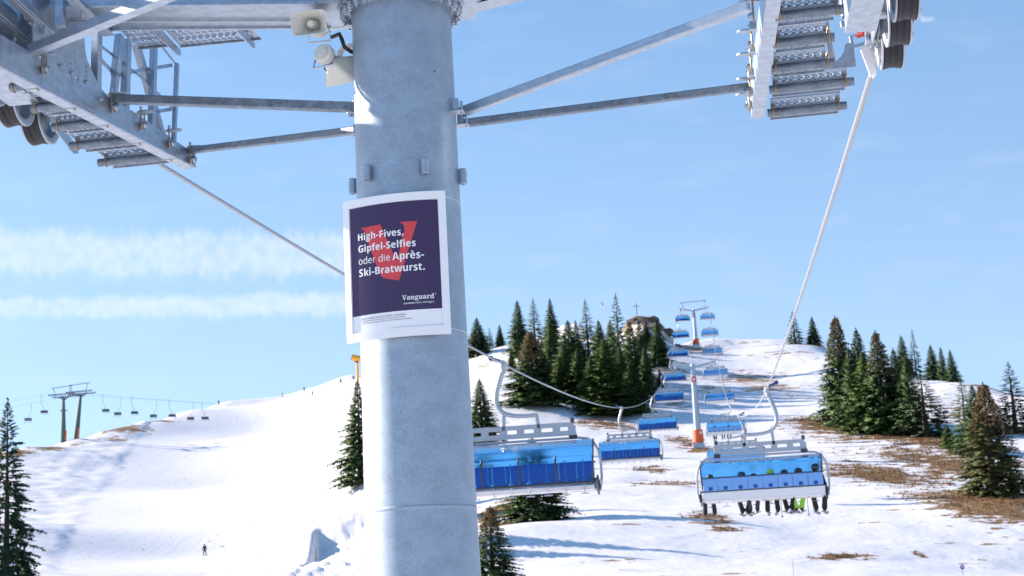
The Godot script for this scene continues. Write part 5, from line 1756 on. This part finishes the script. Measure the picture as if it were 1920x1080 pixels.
# ------------------------------------------------------------------ spruces
func spruce(seed_value: int, branches: int, sprays: int, droop: float, lift: float, bushy: float, gap: float) -> Array:
	# nominal size: 14 m tall, 2.6 m to the longest branch tip
	var rng := RandomNumberGenerator.new()
	rng.seed = seed_value
	var s := Shape.new()
	var cones := Shape.new()
	var a := rng.randf() * TAU
	for i in branches:
		var q := (i + rng.randf()) / branches
		var hgt := pow(q, 0.92) * 0.97 + 0.012
		if gap > 0.0 and rng.randf() < gap * 0.35 and hgt > 0.1:
			a += 1.3
			continue
		a += 2.399 + rng.randf_range(-0.5, 0.5)
		var len := 2.6 * pow(1.0 - hgt, 0.94) * rng.randf_range(0.62, 1.08) * (0.80 + 0.20 * smoothstep(0.0, 0.10, hgt)) + 0.05
		if rng.randf() < 0.12:
			len *= 1.16
		var dir := Vector3(cos(a), 0, sin(a))
		var side := Vector3(-sin(a), 0, cos(a))
		var y0 := hgt * 14.0
		var up := lerpf(lift, 0.85, pow(hgt, 2.5))
		var fall := droop * (1.0 - hgt * 0.7)
		var shade := rng.randf_range(0.75, 1.2)
		for k in sprays:
			var t := lerpf(0.16 if bushy > 0.9 else 0.26, 1.0, (k + rng.randf() * 0.8) / sprays)
			var p := dir * len * t + Vector3(0, y0 + len * (up * t - fall * t * t), 0)
			var big := (0.20 + 0.40 * len * (1.15 - t)) * bushy * rng.randf_range(0.7, 1.2)
			big = clampf(big * (0.35 + 0.65 * sqrt(1.0 - hgt)), 0.09, 0.72)
			for w in [-1.0, 1.0]:
				var e: Vector3 = (side * w * rng.randf_range(0.55, 1.0) + dir * rng.randf_range(0.5, 0.95) + Vector3.UP * rng.randf_range(-0.55, 0.10)).normalized()
				var wide: Vector3 = e.cross(Vector3.UP).normalized() * big * 0.17
				var tip := p + e * big
				var m1 := p + e * big * 0.42 + wide + Vector3(0, -0.03, 0)
				var m2 := p + e * big * 0.42 - wide + Vector3(0, -0.03, 0)
				var g := shade * rng.randf_range(0.7, 1.25)
				s.col = Color(0.080 * g, 0.150 * g, 0.074 * g * rng.randf_range(0.8, 1.1))
				var nn := (Vector3.UP * 0.45 + dir * 0.85 + e * 0.35).normalized()
				s.tri(p, m1, tip, nn, nn, nn)
				s.tri(p, tip, m2, nn, nn, nn)
				# a hanging twig under it
				if rng.randf() < 0.7:
					var hang := Vector3(0, -big * rng.randf_range(0.35, 0.7), 0)
					var n3: Vector3 = (dir + side * w * 0.5 + Vector3.UP * 0.2).normalized()
					s.tri(p + e * big * 0.15, p + e * big * 0.75, p + e * big * 0.45 + hang, n3, n3, n3)
		if hgt > 0.45 and hgt < 0.985:
			for k in (3 if hgt > 0.6 else 1):
				var o := dir * len * rng.randf_range(0.65, 1.0) + Vector3(0, y0 + len * (up - fall) * 0.9, 0) + side * rng.randf_range(-0.25, 0.25)
				var w := rng.randf_range(0.05, 0.085)
				cones.col = Color(0.16, 0.092, 0.042) * rng.randf_range(0.7, 1.3)
				var n := 4
				for j in n:
					var d0 := Vector3(cos(TAU * j / n), 0, sin(TAU * j / n)) * w
					var d1 := Vector3(cos(TAU * (j + 1) / n), 0, sin(TAU * (j + 1) / n)) * w
					cones.flat(o, o + d0 + Vector3(0, -0.08, 0), o + d1 + Vector3(0, -0.08, 0), d0 + d1 + Vector3.UP)
					cones.flat(o + Vector3(0, -0.32, 0), o + d0 + Vector3(0, -0.08, 0), o + d1 + Vector3(0, -0.08, 0), d0 + d1)
	# leader
	for k in 10:
		var e := Vector3(cos(k * 2.4) * 0.09, 0.16, sin(k * 2.4) * 0.09)
		var p := Vector3(0, 13.2 + k * 0.085, 0)
		s.col = Color(0.06, 0.098, 0.04)
		s.flat(p, p + e, p + Vector3(0, 0.3, 0), e)
	var trunk := Shape.new()
	trunk.tube([Vector3(0, -0.6, 0), Vector3(0, 1.0, 0), Vector3(0.04, 6, 0.02), Vector3(0.0, 11, 0.0), Vector3(0, 14.0, 0)], [0.26, 0.21, 0.13, 0.05, 0.012], 8)
	return [s.mesh(), trunk.mesh(), cones.mesh()]


func spruces() -> void:
	var kinds := {}
	kinds["dense"] = [spruce(101, 340, 12, 0.55, 0.18, 1.0, 0.0), spruce(102, 320, 12, 0.65, 0.2, 1.05, 0.15), spruce(103, 350, 11, 0.48, 0.12, 0.95, 0.1)]
	kinds["open"] = [spruce(111, 210, 10, 0.75, 0.22, 0.85, 0.5), spruce(112, 190, 11, 0.7, 0.25, 0.9, 0.55)]
	kinds["fine"] = [spruce(121, 430, 15, 0.6, 0.2, 0.72, 0.25)]
	kinds["fine_open"] = [spruce(131, 330, 15, 0.62, 0.25, 0.85, 0.5)]
	var mats := {"dense": "needles", "open": "needles", "open_dark": "needles_dark", "green": "needles_green", "brown": "needles_brown", "brown_tip": "needles", "bush": "needles_green"}
	var i := 0
	for q in tree_spots():
		var fam := "dense"
		if q.kind in ["open", "open_dark"]:
			fam = "open"
		if -q.z < 200.0:
			fam = "fine_open" if q.kind == "open_dark" else "fine"
		var set_: Array = kinds[fam]
		var m: Array = set_[i % set_.size()]
		var t := thing("spruce_tree", q.label, "tree", Vector3(q.x, height(q.x, q.z) - 0.15, q.z), i * 1.7, "spruces on the hillside")
		t.scale = Vector3(q.w / 1.38, q.h / 14.0, q.w / 1.38)
		put("trunk", m[1], M.bark, t)
		put("crown", m[0], M[mats[q.kind]], t)
		if q.kind in ["brown", "brown_tip"]:
			put("cones", m[2], M.cloth, t)
		i += 1


func hilltop() -> void:
	# radio mast
	var p := Vector3(26.8, 0, -476.0)
	p.y = height(p.x, p.z)
	var t := thing("radio_mast", "thin white lattice radio mast with a drum antenna between the spruces", "mast", p)
	var s := Shape.new()
	for k in 3:
		var a := TAU * k / 3.0
		s.bar(Vector3(cos(a), 0, sin(a)) * 0.45, Vector3(cos(a) * 0.30, 9.5, sin(a) * 0.30), 0.10, 0.10)
		for j in 9:
			var b := TAU * (k + 1) / 3.0
			s.bar(Vector3(cos(a) * 0.4, j * 1.05, sin(a) * 0.4), Vector3(cos(b) * 0.38, j * 1.05 + 0.95, sin(b) * 0.38), 0.05, 0.05)
	part("lattice", s, M.white_paint, t)
	s = Shape.new()
	s.cyl(Vector3(-0.6, 8.6, 0.3), Vector3(-0.6, 8.6, 0.8), 0.65, 16)
	s.bar(Vector3(-0.6, 8.6, 0.3), Vector3(0, 8.6, 0), 0.1, 0.1)
	part("drum_antenna", s, M.white_paint, t)
	# summit cross
	p = Vector3(36.0, 0, -474.0)
	p.y = height(p.x, p.z)
	t = thing("summit_cross", "thin dark summit cross on top of the rocky knoll", "cross", p)
	s = Shape.new()
	s.bar(Vector3(0, -0.4, 0), Vector3(0, 4.0, 0), 0.16, 0.16)
	part("upright", s, M.bark, t)
	s = Shape.new()
	s.bar(Vector3(-0.95, 3.1, 0.02), Vector3(0.95, 3.1, 0.02), 0.14, 0.14)
	part("crossbeam", s, M.bark, t)
	# boulders on the knoll
	var rng := RandomNumberGenerator.new()
	rng.seed = 4
	var lumps := []
	for k in 3:
		var b := Shape.new()
		var n := FastNoiseLite.new()
		n.seed = 60 + k
		n.frequency = 0.9
		var g := func(u: float, w: float) -> Vector3:
			var d := Vector3(cos(u) * cos(w), sin(w), sin(u) * cos(w))
			return d * (1.0 + 0.5 * n.get_noise_3d(d.x, d.y, d.z) + 0.2 * n.get_noise_3d(d.x * 4, d.y * 4, d.z * 4)) * Vector3(1, 0.6, 0.9)
		for a in 12:
			for e in 6:
				var u0 := TAU * a / 12.0
				var u1 := TAU * (a + 1) / 12.0
				var w0 := -PI / 2 + PI * e / 6.0
				var w1 := -PI / 2 + PI * (e + 1) / 6.0
				b.quad(g.call(u0, w0), g.call(u1, w0), g.call(u1, w1), g.call(u0, w1), Vector3(cos(u0) * cos(w0), sin((w0 + w1) / 2), sin(u0)))
		lumps.append(b.mesh())
	var names := ["brown boulder at the left foot of the rocky knoll", "brown boulder below the summit cross", "brown boulder on the right shoulder of the rocky knoll", "dark boulder on the rocky rim left of the mast", "small dark boulder beside the one on the rocky rim",
		"broad boulder on top of the rocky knoll", "boulder on the left shoulder of the rocky knoll", "boulder halfway down the front of the rocky knoll", "low boulder at the right foot of the rocky knoll"]
	var where := [Vector2(33.5, -467.0), Vector2(36.5, -468.0), Vector2(43.5, -469.0), Vector2(16.0, -468.0), Vector2(20.5, -468.0), Vector2(39.5, -472.0), Vector2(34.8, -471.0), Vector2(40.0, -465.0), Vector2(46.0, -466.0)]
	for k in names.size():
		var o := put(numbered("boulder"), lumps[k % 3], M.rock, self)
		o.position = Vector3(where[k].x, height(where[k].x, where[k].y) - 0.9, where[k].y)
		o.scale = Vector3.ONE * [1.8, 2.3, 2.6, 2.4, 1.5, 3.0, 2.5, 2.7, 1.8][k]
		o.rotation.y = k * 1.9
		tag(o, names[k], "boulder", "boulders on the hilltop")


# ------------------------------------------------------------------ the old chairlift on the left skyline
func old_lift() -> void:
	var bases := [Vector3(-133.2, 0, -480.0), Vector3(-130.6, 0, -484.0)]
	var labels := ["green steel pylon of the old lift, the left one of the pair on the ridge", "green steel pylon of the old lift, the right one of the pair, leaning inwards"]
	for k in 2:
		var b: Vector3 = bases[k]
		b.y = height(b.x, b.z) - 0.6
		var t := thing("old_lift_pylon", labels[k], "lift pylon", b, 0.0, "pylons of the old lift")
		t.scale = Vector3(0.9, 0.9, 0.9)
		var lean := 0.0 if k == 0 else 1.5
		var s := Shape.new()
		s.tube([Vector3(0, 0, 0), Vector3(lean * 0.5, 7.5, 0), Vector3(lean, 15.0, 0)], [1.0, 0.72, 0.46], 12)
		part("column", s, M.old_green, t)
		s = Shape.new()
		s.box(Vector3(0.95, 2.3, 0.5), Vector3(0.35, 4.2, 0.6), Basis(Vector3.BACK, -0.05), 0.05)
		part("red_padding", s, M.orange_paint, t)
		s = Shape.new()
		s.bar(Vector3(lean - 1.9, 15.7, 0), Vector3(lean, 14.6, 0), 0.4, 0.35)
		s.bar(Vector3(lean + 1.9, 15.7, 0), Vector3(lean, 14.6, 0), 0.4, 0.35)
		s.bar(Vector3(lean, 15.2, -2.4), Vector3(lean, 15.2, 2.4), 0.5, 0.4)
		part("crossarm", s, M.old_grey, t)
		for z in [-2.4, 2.4]:
			s = Shape.new()
			s.bar(Vector3(lean - 4.2, 15.75, z), Vector3(lean + 4.2, 16.05, z), 0.1, 0.2)
			for w in 11:
				s.cyl(Vector3(lean - 4.1 + w * 0.82, 15.95 + w * 0.03, z - 0.1), Vector3(lean - 4.1 + w * 0.82, 15.95 + w * 0.03, z + 0.1), 0.26, 10)
			part("rope_wheel_row", s, M.old_grey, t)
		s = Shape.new()
		for x in [-3.4, 2.2]:
			s.bar(Vector3(lean + x * 0.75, 15.6, 0), Vector3(lean + x, 18.7 + x * 0.05, 0), 0.16, 0.16)
		s.bar(Vector3(lean - 3.9, 18.6, 0), Vector3(lean + 3.0, 19.2, 0), 0.2, 0.2)
		part("gantry", s, M.old_grey, t)
		if k == 0:
			s = Shape.new()
			s.box(Vector3(0.1, 11.0, 0.3), Vector3(2.0, 0.3, 1.2))
			s.bar(Vector3(0.3, 11.0, 0.7), Vector3(0.3, 14.5, 0.6), 0.12, 0.12)
			part("work_platform", s, M.old_grey, t)
	# ropes
	var y0: float = bases[0].y + height(bases[0].x, bases[0].z)
	var ry := y0 + 14.0
	for r in [[-477.6, "lower thin rope of the old lift with its chairs"], [-486.4, "upper thin rope of the old lift on the left skyline"]]:
		var s := Shape.new()
		var far: bool = r[0] < -480.0
		s.tube([Vector3(-165.0, ry - 4.2, r[0]), Vector3(-137.4, ry, r[0]), Vector3(-127.0, ry + (0.4 if far else 0.0), r[0]), Vector3(-110.0, ry - (1.6 if far else 2.7), r[0]), Vector3(-88.0, ry - (4.4 if far else 5.2), r[0])], [0.022], 5)
		single("lift_rope", s, M.old_grey, r[1], "rope", "ropes of the old lift")
	# chairs: the two directions hang their stems opposite ways
	var rows := [
		[-152.0, false, "old lift chair farthest left, beside the dark spruce's tip"], [-144.6, false, "second old lift chair, left of the green pylons, above the ridge"], [-139.0, true, "old lift chair just left of the green pylons"],
		[-121.0, true, "first old lift chair right of the green pylons"], [-118.0, false, "second old lift chair right of the green pylons"], [-112.6, true, "third old lift chair right of the green pylons"],
		[-107.4, false, "fourth old lift chair right of the green pylons"], [-101.6, true, "fifth old lift chair right of the green pylons, low over the ridge"], [-96.4, false, "sixth old lift chair right of the green pylons, touching the ridge line"], [-92.0, true, "last old lift chair, nearly lost behind the ridge"]]
	var proto: Node3D
	for r in rows:
		var o: Node3D
		if proto == null:
			o = thing("old_lift_chair", r[2], "lift chair", Vector3.ZERO, 0.0, "chairs of the old lift")
			proto = o
			var s := Shape.new()
			s.tube([Vector3(0, 0.1, 0), Vector3(0.05, -1.0, 0), Vector3(0.05, -1.9, 0), Vector3(-0.35, -2.6, 0), Vector3(-0.75, -3.3, 0), Vector3(-0.75, -3.9, 0)], [0.05], 6)
			part("stem", s, M.old_grey, o)
			s = Shape.new()
			s.box(Vector3(-0.75, -4.05, 0.1), Vector3(1.9, 0.16, 0.55))
			part("seat", s, M.old_grey, o)
			s = Shape.new()
			s.box(Vector3(-0.75, -3.70, 0.36), Vector3(1.9, 0.5, 0.1), Basis(Vector3.RIGHT, -0.15))
			part("backrest", s, M.old_grey, o)
			s = Shape.new()
			s.bar(Vector3(-1.9, -4.5, -0.5), Vector3(0.2, -4.4, -0.5), 0.05, 0.05)
			s.bar(Vector3(-1.6, -4.05, -0.15), Vector3(-1.7, -4.48, -0.5), 0.04, 0.04)
			s.bar(Vector3(0.1, -4.05, -0.15), Vector3(0.15, -4.42, -0.5), 0.04, 0.04)
			part("footrest", s, M.old_grey, o)
		else:
			o = copy(proto, r[2])
		var x: float = r[0]
		var t: float = clampf((x + 127.0) / 39.0, 0.0, 1.0)
		var y: float = ry - (4.3 if not r[1] else 5.1) * t - (0.0 if r[1] else -0.3 * (1.0 - t))
		if x < -137.4:
			y = ry - 4.2 * (-137.4 - x) / 27.6
		o.position = Vector3(x, y, -486.4 if not r[1] else -477.6)
		o.rotation.y = 0.25 if not r[1] else PI + 0.3
		o.scale = Vector3(1.1, 1.25, 1.1)


func small_things() -> void:
	# snow gun on its tower
	var p := Vector3(-51.6, 0, -531.0)
	p.y = height(p.x, p.z) - 0.3
	var t := thing("snow_gun", "yellow snow gun on a yellow mast at the ridge, beside the pole", "snow gun", p)
	t.scale = Vector3.ONE * 1.45
	var s := Shape.new()
	s.tube([Vector3.ZERO, Vector3(-0.05, 4.6, 0)], [0.30, 0.26], 12)
	part("mast", s, M.yellow_paint, t)
	s = Shape.new()
	s.lathe([Vector2(0.0, -1.0), Vector2(0.62, -0.95), Vector2(0.72, -0.5), Vector2(0.72, 0.6), Vector2(0.8, 0.9), Vector2(0.66, 0.92), Vector2(0.5, 0.3), Vector2(0.0, 0.25)], 20, Transform3D(Basis(Vector3.BACK, 1.35), Vector3(-0.25, 5.35, 0)))
	part("barrel", s, M.yellow_paint, t)
	s = Shape.new()
	s.box(Vector3(-0.05, 4.6, 0), Vector3(0.9, 0.35, 0.8), Basis(), 0.05)
	s.cyl(Vector3(-1.05, 5.55, 0), Vector3(-1.2, 5.6, 0), 0.7, 16)
	part("fork", s, M.chair_dark, t)
	# a yellow hydrant box behind the spruce
	p = Vector3(-37.4, 0, -361.0)
	p.y = height(p.x, p.z)
	t = thing("hydrant_box", "small yellow box half hidden behind the spruce beside the pole", "box", p)
	s = Shape.new()
	s.box(Vector3(0, 0.6, 0), Vector3(1.3, 1.1, 0.9), Basis(), 0.05)
	part("cabinet", s, M.yellow_paint, t)
	s = Shape.new()
	s.prism([Vector2(-0.75, 1.15), Vector2(0.75, 1.15), Vector2(0.6, 1.4), Vector2(-0.6, 1.4)], 1.0)
	part("lid", s, M.yellow_paint, t)
	# poles
	for q in [[-28.44, -226.35, 1.7, "short black and orange marker pole standing in the shaded hollow", true], [19.57, -123.5, 1.35, "thin bare marker rod in the snow at the bottom right", false]]:
		p = Vector3(q[0], height(q[0], q[1]), q[1])
		t = thing("marker_pole", q[3], "marker pole", p, 0.0)
		s = Shape.new()
		s.cyl(Vector3(0, -0.3, 0), Vector3(0, q[2], 0), 0.045 if q[4] else 0.014, 8)
		part("rod", s, M.chair_dark if q[4] else M.old_grey, t)
		if q[4]:
			s = Shape.new()
			s.cyl(Vector3(0, 0.62, 0), Vector3(0, 0.98, 0), 0.05, 8)
			part("band", s, M.orange_paint, t)
	# round blue piste sign
	p = Vector3(33.19, height(33.19, -128.22), -128.22)
	t = thing("piste_sign", "small round dark blue piste sign on a rod, bottom right", "sign", p)
	s = Shape.new()
	s.cyl(Vector3(0, -0.3, 0), Vector3(0, 0.6, 0), 0.02, 8)
	part("rod", s, M.old_grey, t)
	s = Shape.new()
	s.cyl(Vector3(0, 0.62, 0.01), Vector3(0, 0.62, 0.04), 0.17, 24)
	part("disc", s, M.band_blue, t)
	s = Shape.new()
	s.lathe([Vector2(0.05, 0.041), Vector2(0.09, 0.041), Vector2(0.09, 0.046), Vector2(0.05, 0.046)], 16, Transform3D(Basis(Vector3.RIGHT, PI / 2), Vector3(0.0, 0.63, 0)))
	part("mark", s, M.white_paint, t)


# ------------------------------------------------------------------ the poster in its curved frame
const BEND := 1.0      # radius of the curved frame


func bent(x: float, y: float, z: float) -> Vector3:
	var a := x / BEND
	return Vector3((BEND + z) * sin(a), y, (BEND + z) * cos(a) - BEND)


func bent_slab(x0: float, x1: float, y0: float, y1: float, z0: float, z1: float, cols := 24) -> Shape:
	var s := Shape.new()
	for i in cols:
		var a := lerpf(x0, x1, float(i) / cols)
		var b := lerpf(x0, x1, float(i + 1) / cols)
		var na := Vector3(sin(a / BEND), 0, cos(a / BEND))
		var nb := Vector3(sin(b / BEND), 0, cos(b / BEND))
		for q in [[z1, 1.0], [z0, -1.0]]:
			var A := bent(a, y0, q[0])
			var B := bent(b, y0, q[0])
			var Cc := bent(b, y1, q[0])
			var D := bent(a, y1, q[0])
			s.tri(A, B, Cc, na * q[1], nb * q[1], nb * q[1])
			s.tri(A, Cc, D, na * q[1], nb * q[1], na * q[1])
		s.quad(bent(a, y1, z0), bent(b, y1, z0), bent(b, y1, z1), bent(a, y1, z1), Vector3.UP)
		s.quad(bent(a, y0, z0), bent(b, y0, z0), bent(b, y0, z1), bent(a, y0, z1), Vector3.DOWN)
	for q in [[x0, -1.0], [x1, 1.0]]:
		s.quad(bent(q[0], y0, z0), bent(q[0], y1, z0), bent(q[0], y1, z1), bent(q[0], y0, z1), Vector3(q[1], 0, 0))
	return s


func bent_text(words: String, fonts: Array, weight: int, x: float, y: float, width: float, z: float) -> ArrayMesh:
	var f := SystemFont.new()
	f.font_names = PackedStringArray(fonts)
	f.font_weight = weight
	var tm := TextMesh.new()
	tm.font = f
	tm.text = words
	tm.font_size = 64
	tm.pixel_size = 0.01
	tm.depth = 0.0
	tm.horizontal_alignment = HORIZONTAL_ALIGNMENT_LEFT
	tm.vertical_alignment = VERTICAL_ALIGNMENT_BOTTOM
	tm.curve_step = 1.0
	var a := tm.get_mesh_arrays()
	var v: PackedVector3Array = a[Mesh.ARRAY_VERTEX]
	var idx: PackedInt32Array = a[Mesh.ARRAY_INDEX]
	var lo := 1e9
	var hi := -1e9
	for p in v:
		lo = minf(lo, p.x)
		hi = maxf(hi, p.x)
	var k := width / maxf(hi - lo, 1e-4)
	var base := -1.0
	var s := Shape.new()
	var asc := f.get_descent(64) * 0.01
	for i in range(0, idx.size(), 3):
		var q := []
		for j in 3:
			var p := v[idx[i + j]]
			q.append(bent(x + (p.x - lo) * k, y + (p.y - asc) * k, z))
		s.flat(q[0], q[1], q[2], Vector3(0, 0, 1))
	return s.mesh()


func poster() -> void:
	var turn := -deg_to_rad(17.0 - 3.5)
	var o := PYLON + Basis(Vector3.UP, turn) * Vector3(0, 0, 0.448)
	o.y = 4.462
	var t := thing("poster_frame", "white curved frame with a purple advertising poster strapped to the big pole", "poster", o, turn)
	var W := 0.405
	var H := 0.535
	var bx := 0.055
	var by := 0.062
	var back := bent_slab(-W + 0.01, W - 0.01, -H + 0.01, H - 0.01, -0.022, -0.004)
	part("back_board", back, M.zinc, t)
	for q in [[-W, W, H - by, H], [-W, W, -H, -H + by], [-W, -W + bx, -H + by, H - by], [W - bx, W, -H + by, H - by]]:
		part("frame_rail", bent_slab(q[0], q[1], q[2], q[3], -0.02, 0.012), M.frame_white, t)
	var x0 := -W + bx
	var x1 := W - bx
	var y0 := -H + by
	var y1 := H - by
	var hh := y1 - y0
	var ww := x1 - x0
	part("sheet", bent_slab(x0, x1, y0, y1, -0.004, 0.0), M.print_white, t)
	part("purple_field", bent_slab(x0 + 0.002, x1 - 0.002, y1 - hh * 0.866, y1, 0.0, 0.0012), M.poster_purple, t)
	var at := func(u: float, v: float) -> Vector2: return Vector2(x0 + ww * u, y1 - hh * v)
	# the big red V
	var poly := PackedVector2Array()
	for q in [[0.14, 0.172], [0.175, 0.19], [0.195, 0.215], [0.30, 0.46], [0.365, 0.575], [0.385, 0.592], [0.44, 0.607], [0.50, 0.617], [0.56, 0.628], [0.775, 0.167], [0.585, 0.165], [0.622, 0.183], [0.637, 0.205], [0.635, 0.235], [0.545, 0.478], [0.375, 0.166]]:
		poly.append(at.call(q[0], q[1]))
	var s := Shape.new()
	for k in 24:      # cut into upright strips, so that it follows the bend
		var a := lerpf(x0, x1, k / 24.0)
		var b := lerpf(x0, x1, (k + 1) / 24.0)
		for piece in Geometry2D.intersect_polygons(poly, PackedVector2Array([Vector2(a, y0), Vector2(b, y0), Vector2(b, y1), Vector2(a, y1)])):
			var idx := Geometry2D.triangulate_polygon(piece)
			for i in range(0, idx.size(), 3):
				var q := []
				for j in 3:
					q.append(bent(piece[idx[i + j]].x, piece[idx[i + j]].y, 0.0026))
				s.flat(q[0], q[1], q[2], Vector3(0, 0, 1))
	part("letter_shape", s, M.poster_red, t)
	for q in [["High-Fives,", 700, 0.105, 0.270, 0.52], ["Gipfel-Selfies", 700, 0.105, 0.365, 0.645], ["oder die", 400, 0.105, 0.462, 0.365], ["Après-", 700, 0.497, 0.462, 0.335], ["Ski-Bratwurst.", 700, 0.105, 0.558, 0.73]]:
		var p: Vector2 = at.call(q[2], q[3])
		put("text_line", bent_text(q[0], ["Droid Sans"], q[1], p.x, p.y, ww * q[4], 0.0042), M.print_white, t)
	var p2: Vector2 = at.call(0.585, 0.785)
	put("text_line", bent_text("Vanguard", ["Droid Serif"], 700, p2.x, p2.y, ww * 0.335, 0.0042), M.print_white, t)
	p2 = at.call(0.925, 0.757)
	put("text_line", bent_text("®", ["Droid Sans"], 400, p2.x, p2.y, ww * 0.016, 0.0042), M.print_white, t)
	p2 = at.call(0.60, 0.818)
	put("text_line", bent_text("Zusammen", ["Droid Sans"], 700, p2.x, p2.y, ww * 0.122, 0.0042), M.print_white, t)
	p2 = at.call(0.73, 0.818)
	put("text_line", bent_text("mehr vermögen.", ["Droid Sans"], 400, p2.x, p2.y, ww * 0.19, 0.0042), M.print_white, t)
	for q in [["Kapitalanlagen sind mit Risiken verbunden.", 0.901, 0.51], ["Herausgegeben von der Vanguard Group Europe GmbH.", 0.918, 0.50], ["© 2021 Vanguard Group Europe GmbH. Alle Rechte vorbehalten.", 0.936, 0.575]]:
		var p: Vector2 = at.call(0.11, q[1])
		put("text_line", bent_text(q[0], ["Droid Sans"], 400, p.x, p.y, ww * q[2], 0.0022), M.print_grey, t)
	# straps round the column
	for y in [5.005, 4.0]:
		s = Shape.new()
		var loop := []
		for k in 41:
			var a := TAU * k / 40.0
			var r: float = 0.398 + (4.5 - y) * 0.009
			loop.append(Vector3(PYLON.x + cos(a) * r, y, PYLON.z + sin(a) * r))
		for k in loop.size():
			loop[k] = Basis(Vector3.UP, -turn) * (loop[k] - o)
		s.tube(loop, [0.0045], 6, false)
		part("strap", s, M.bolt_zinc, t)


# ------------------------------------------------------------------ two horn loudspeakers on the column
func horn(w: float, h: float, depth: float) -> Array:      # opens towards +z; the mouth is at z = 0
	var s := Shape.new()
	var rows := []
	for side in 2:      # outer skin, then inner skin
		var ring := []
		for k in 7:
			var q := k / 6.0
			var g := pow(q, 1.7)
			var hw := lerpf(0.035, w * 0.5, g) - side * 0.006
			var hh := lerpf(0.035, h * 0.5, g) - side * 0.006
			var z := lerpf(-depth, 0.0, q)
			var loop := []
			for c in 24:
				var a := TAU * c / 24.0
				var e := lerpf(2.0, 7.0, q)
				var cx := signf(cos(a)) * pow(absf(cos(a)), 2.0 / e)
				var cy := signf(sin(a)) * pow(absf(sin(a)), 2.0 / e)
				loop.append(Vector3(cx * hw, cy * hh, z))
			ring.append(loop)
		rows.append(ring)
	for side in 2:
		for k in 6:
			for c in 24:
				var d := (c + 1) % 24
				var A: Vector3 = rows[side][k][c]
				var mid := Vector3(A.x, A.y, 0).normalized() * (1.0 if side == 0 else -1.0)
				s.quad(A, rows[side][k][d], rows[side][k + 1][d], rows[side][k + 1][c], mid + Vector3(0, 0, -0.3 if side == 0 else 0.3))
	for c in 24:
		var d := (c + 1) % 24
		s.quad(rows[0][6][c], rows[0][6][d], rows[1][6][d], rows[1][6][c], Vector3.BACK)
	var plug := Shape.new()
	plug.lathe([Vector2(0.062, -depth + 0.02), Vector2(0.040, -depth * 0.55), Vector2(0.030, -depth * 0.22), Vector2(0.022, -depth * 0.16), Vector2(0.0, -depth * 0.15)], 20, Transform3D(Basis(Vector3.RIGHT, PI / 2), Vector3.ZERO))
	var driver := Shape.new()
	driver.lathe([Vector2(0.036, -depth + 0.03), Vector2(0.06, -depth), Vector2(0.078, -depth - 0.02), Vector2(0.078, -depth - 0.07), Vector2(0.070, -depth - 0.085), Vector2(0.0, -depth - 0.09)], 24, Transform3D(Basis(Vector3.RIGHT, PI / 2), Vector3.ZERO))
	driver.lathe([Vector2(0.045, -depth - 0.09), Vector2(0.042, -depth - 0.10), Vector2(0.0, -depth - 0.10)], 20, Transform3D(Basis(Vector3.RIGHT, PI / 2), Vector3.ZERO))
	return [s, plug, driver]


func loudspeakers() -> void:
	for q in [[-0.675, 6.465, -0.28, -10.0, 3.0, 0.285, 0.19, "beige horn loudspeaker facing the viewer, left of the pole top", true], [-0.50, 6.16, 0.02, 158.0, 4.0, 0.27, 0.25, "beige horn loudspeaker turned away, its round driver showing, under the other one", false]]:
		var t := at_pylon("loudspeaker", q[7], "loudspeaker", q[0], q[1], q[2])
		t.rotation = Vector3(deg_to_rad(q[4] * 4.0 if q[8] else 12.0), deg_to_rad(q[3]), 0)
		var parts := horn(q[5], q[6], 0.22)
		part("horn", parts[0], M.horn_beige, t)
		part("phase_plug", parts[1], M.horn_beige, t)
		part("driver", parts[2], M.horn_beige, t)
		var s := Shape.new()
		s.tube([Vector3(-0.085, 0, -0.19), Vector3(-0.09, -0.03, -0.25), Vector3(-0.085, -0.11, -0.27), Vector3(0.085, -0.11, -0.27), Vector3(0.09, -0.03, -0.25), Vector3(0.085, 0, -0.19)], [0.008], 6)
		part("bracket", s, M.bolt_zinc, t)
		s = Shape.new()
		var inv := t.transform.affine_inverse()
		if q[8]:
			s.bar(inv * line_at(-0.60, 6.50, -0.02), inv * line_at(-0.375, 6.49, -0.06), 0.05, 0.02)
			s.bar(inv * line_at(-0.60, 6.50, -0.02), inv * line_at(-0.66, 6.46, -0.08), 0.05, 0.02)
		else:
			s.bar(inv * line_at(-0.50, 6.33, 0.02), inv * line_at(-0.37, 6.36, -0.02), 0.05, 0.02)
			s.bar(inv * line_at(-0.50, 6.33, 0.02), inv * line_at(-0.55, 6.16, 0.10), 0.05, 0.02)
		part("arm", s, M.white_paint, t)
		s = Shape.new()
		if q[8]:
			s.tube([inv * line_at(-0.55, 6.42, -0.05), inv * line_at(-0.48, 6.43, -0.08), inv * line_at(-0.46, 6.38, -0.10), inv * line_at(-0.44, 6.31, -0.10), inv * line_at(-0.40, 6.285, -0.06), inv * line_at(-0.37, 6.285, 0.0)], [0.016], 8)
		else:
			s.tube([inv * line_at(-0.60, 6.14, 0.05), inv * line_at(-0.63, 6.20, 0.0), inv * line_at(-0.64, 6.28, -0.04), inv * line_at(-0.60, 6.33, -0.05)], [0.006], 6)
		part("cable", s, M.black_plastic, t)
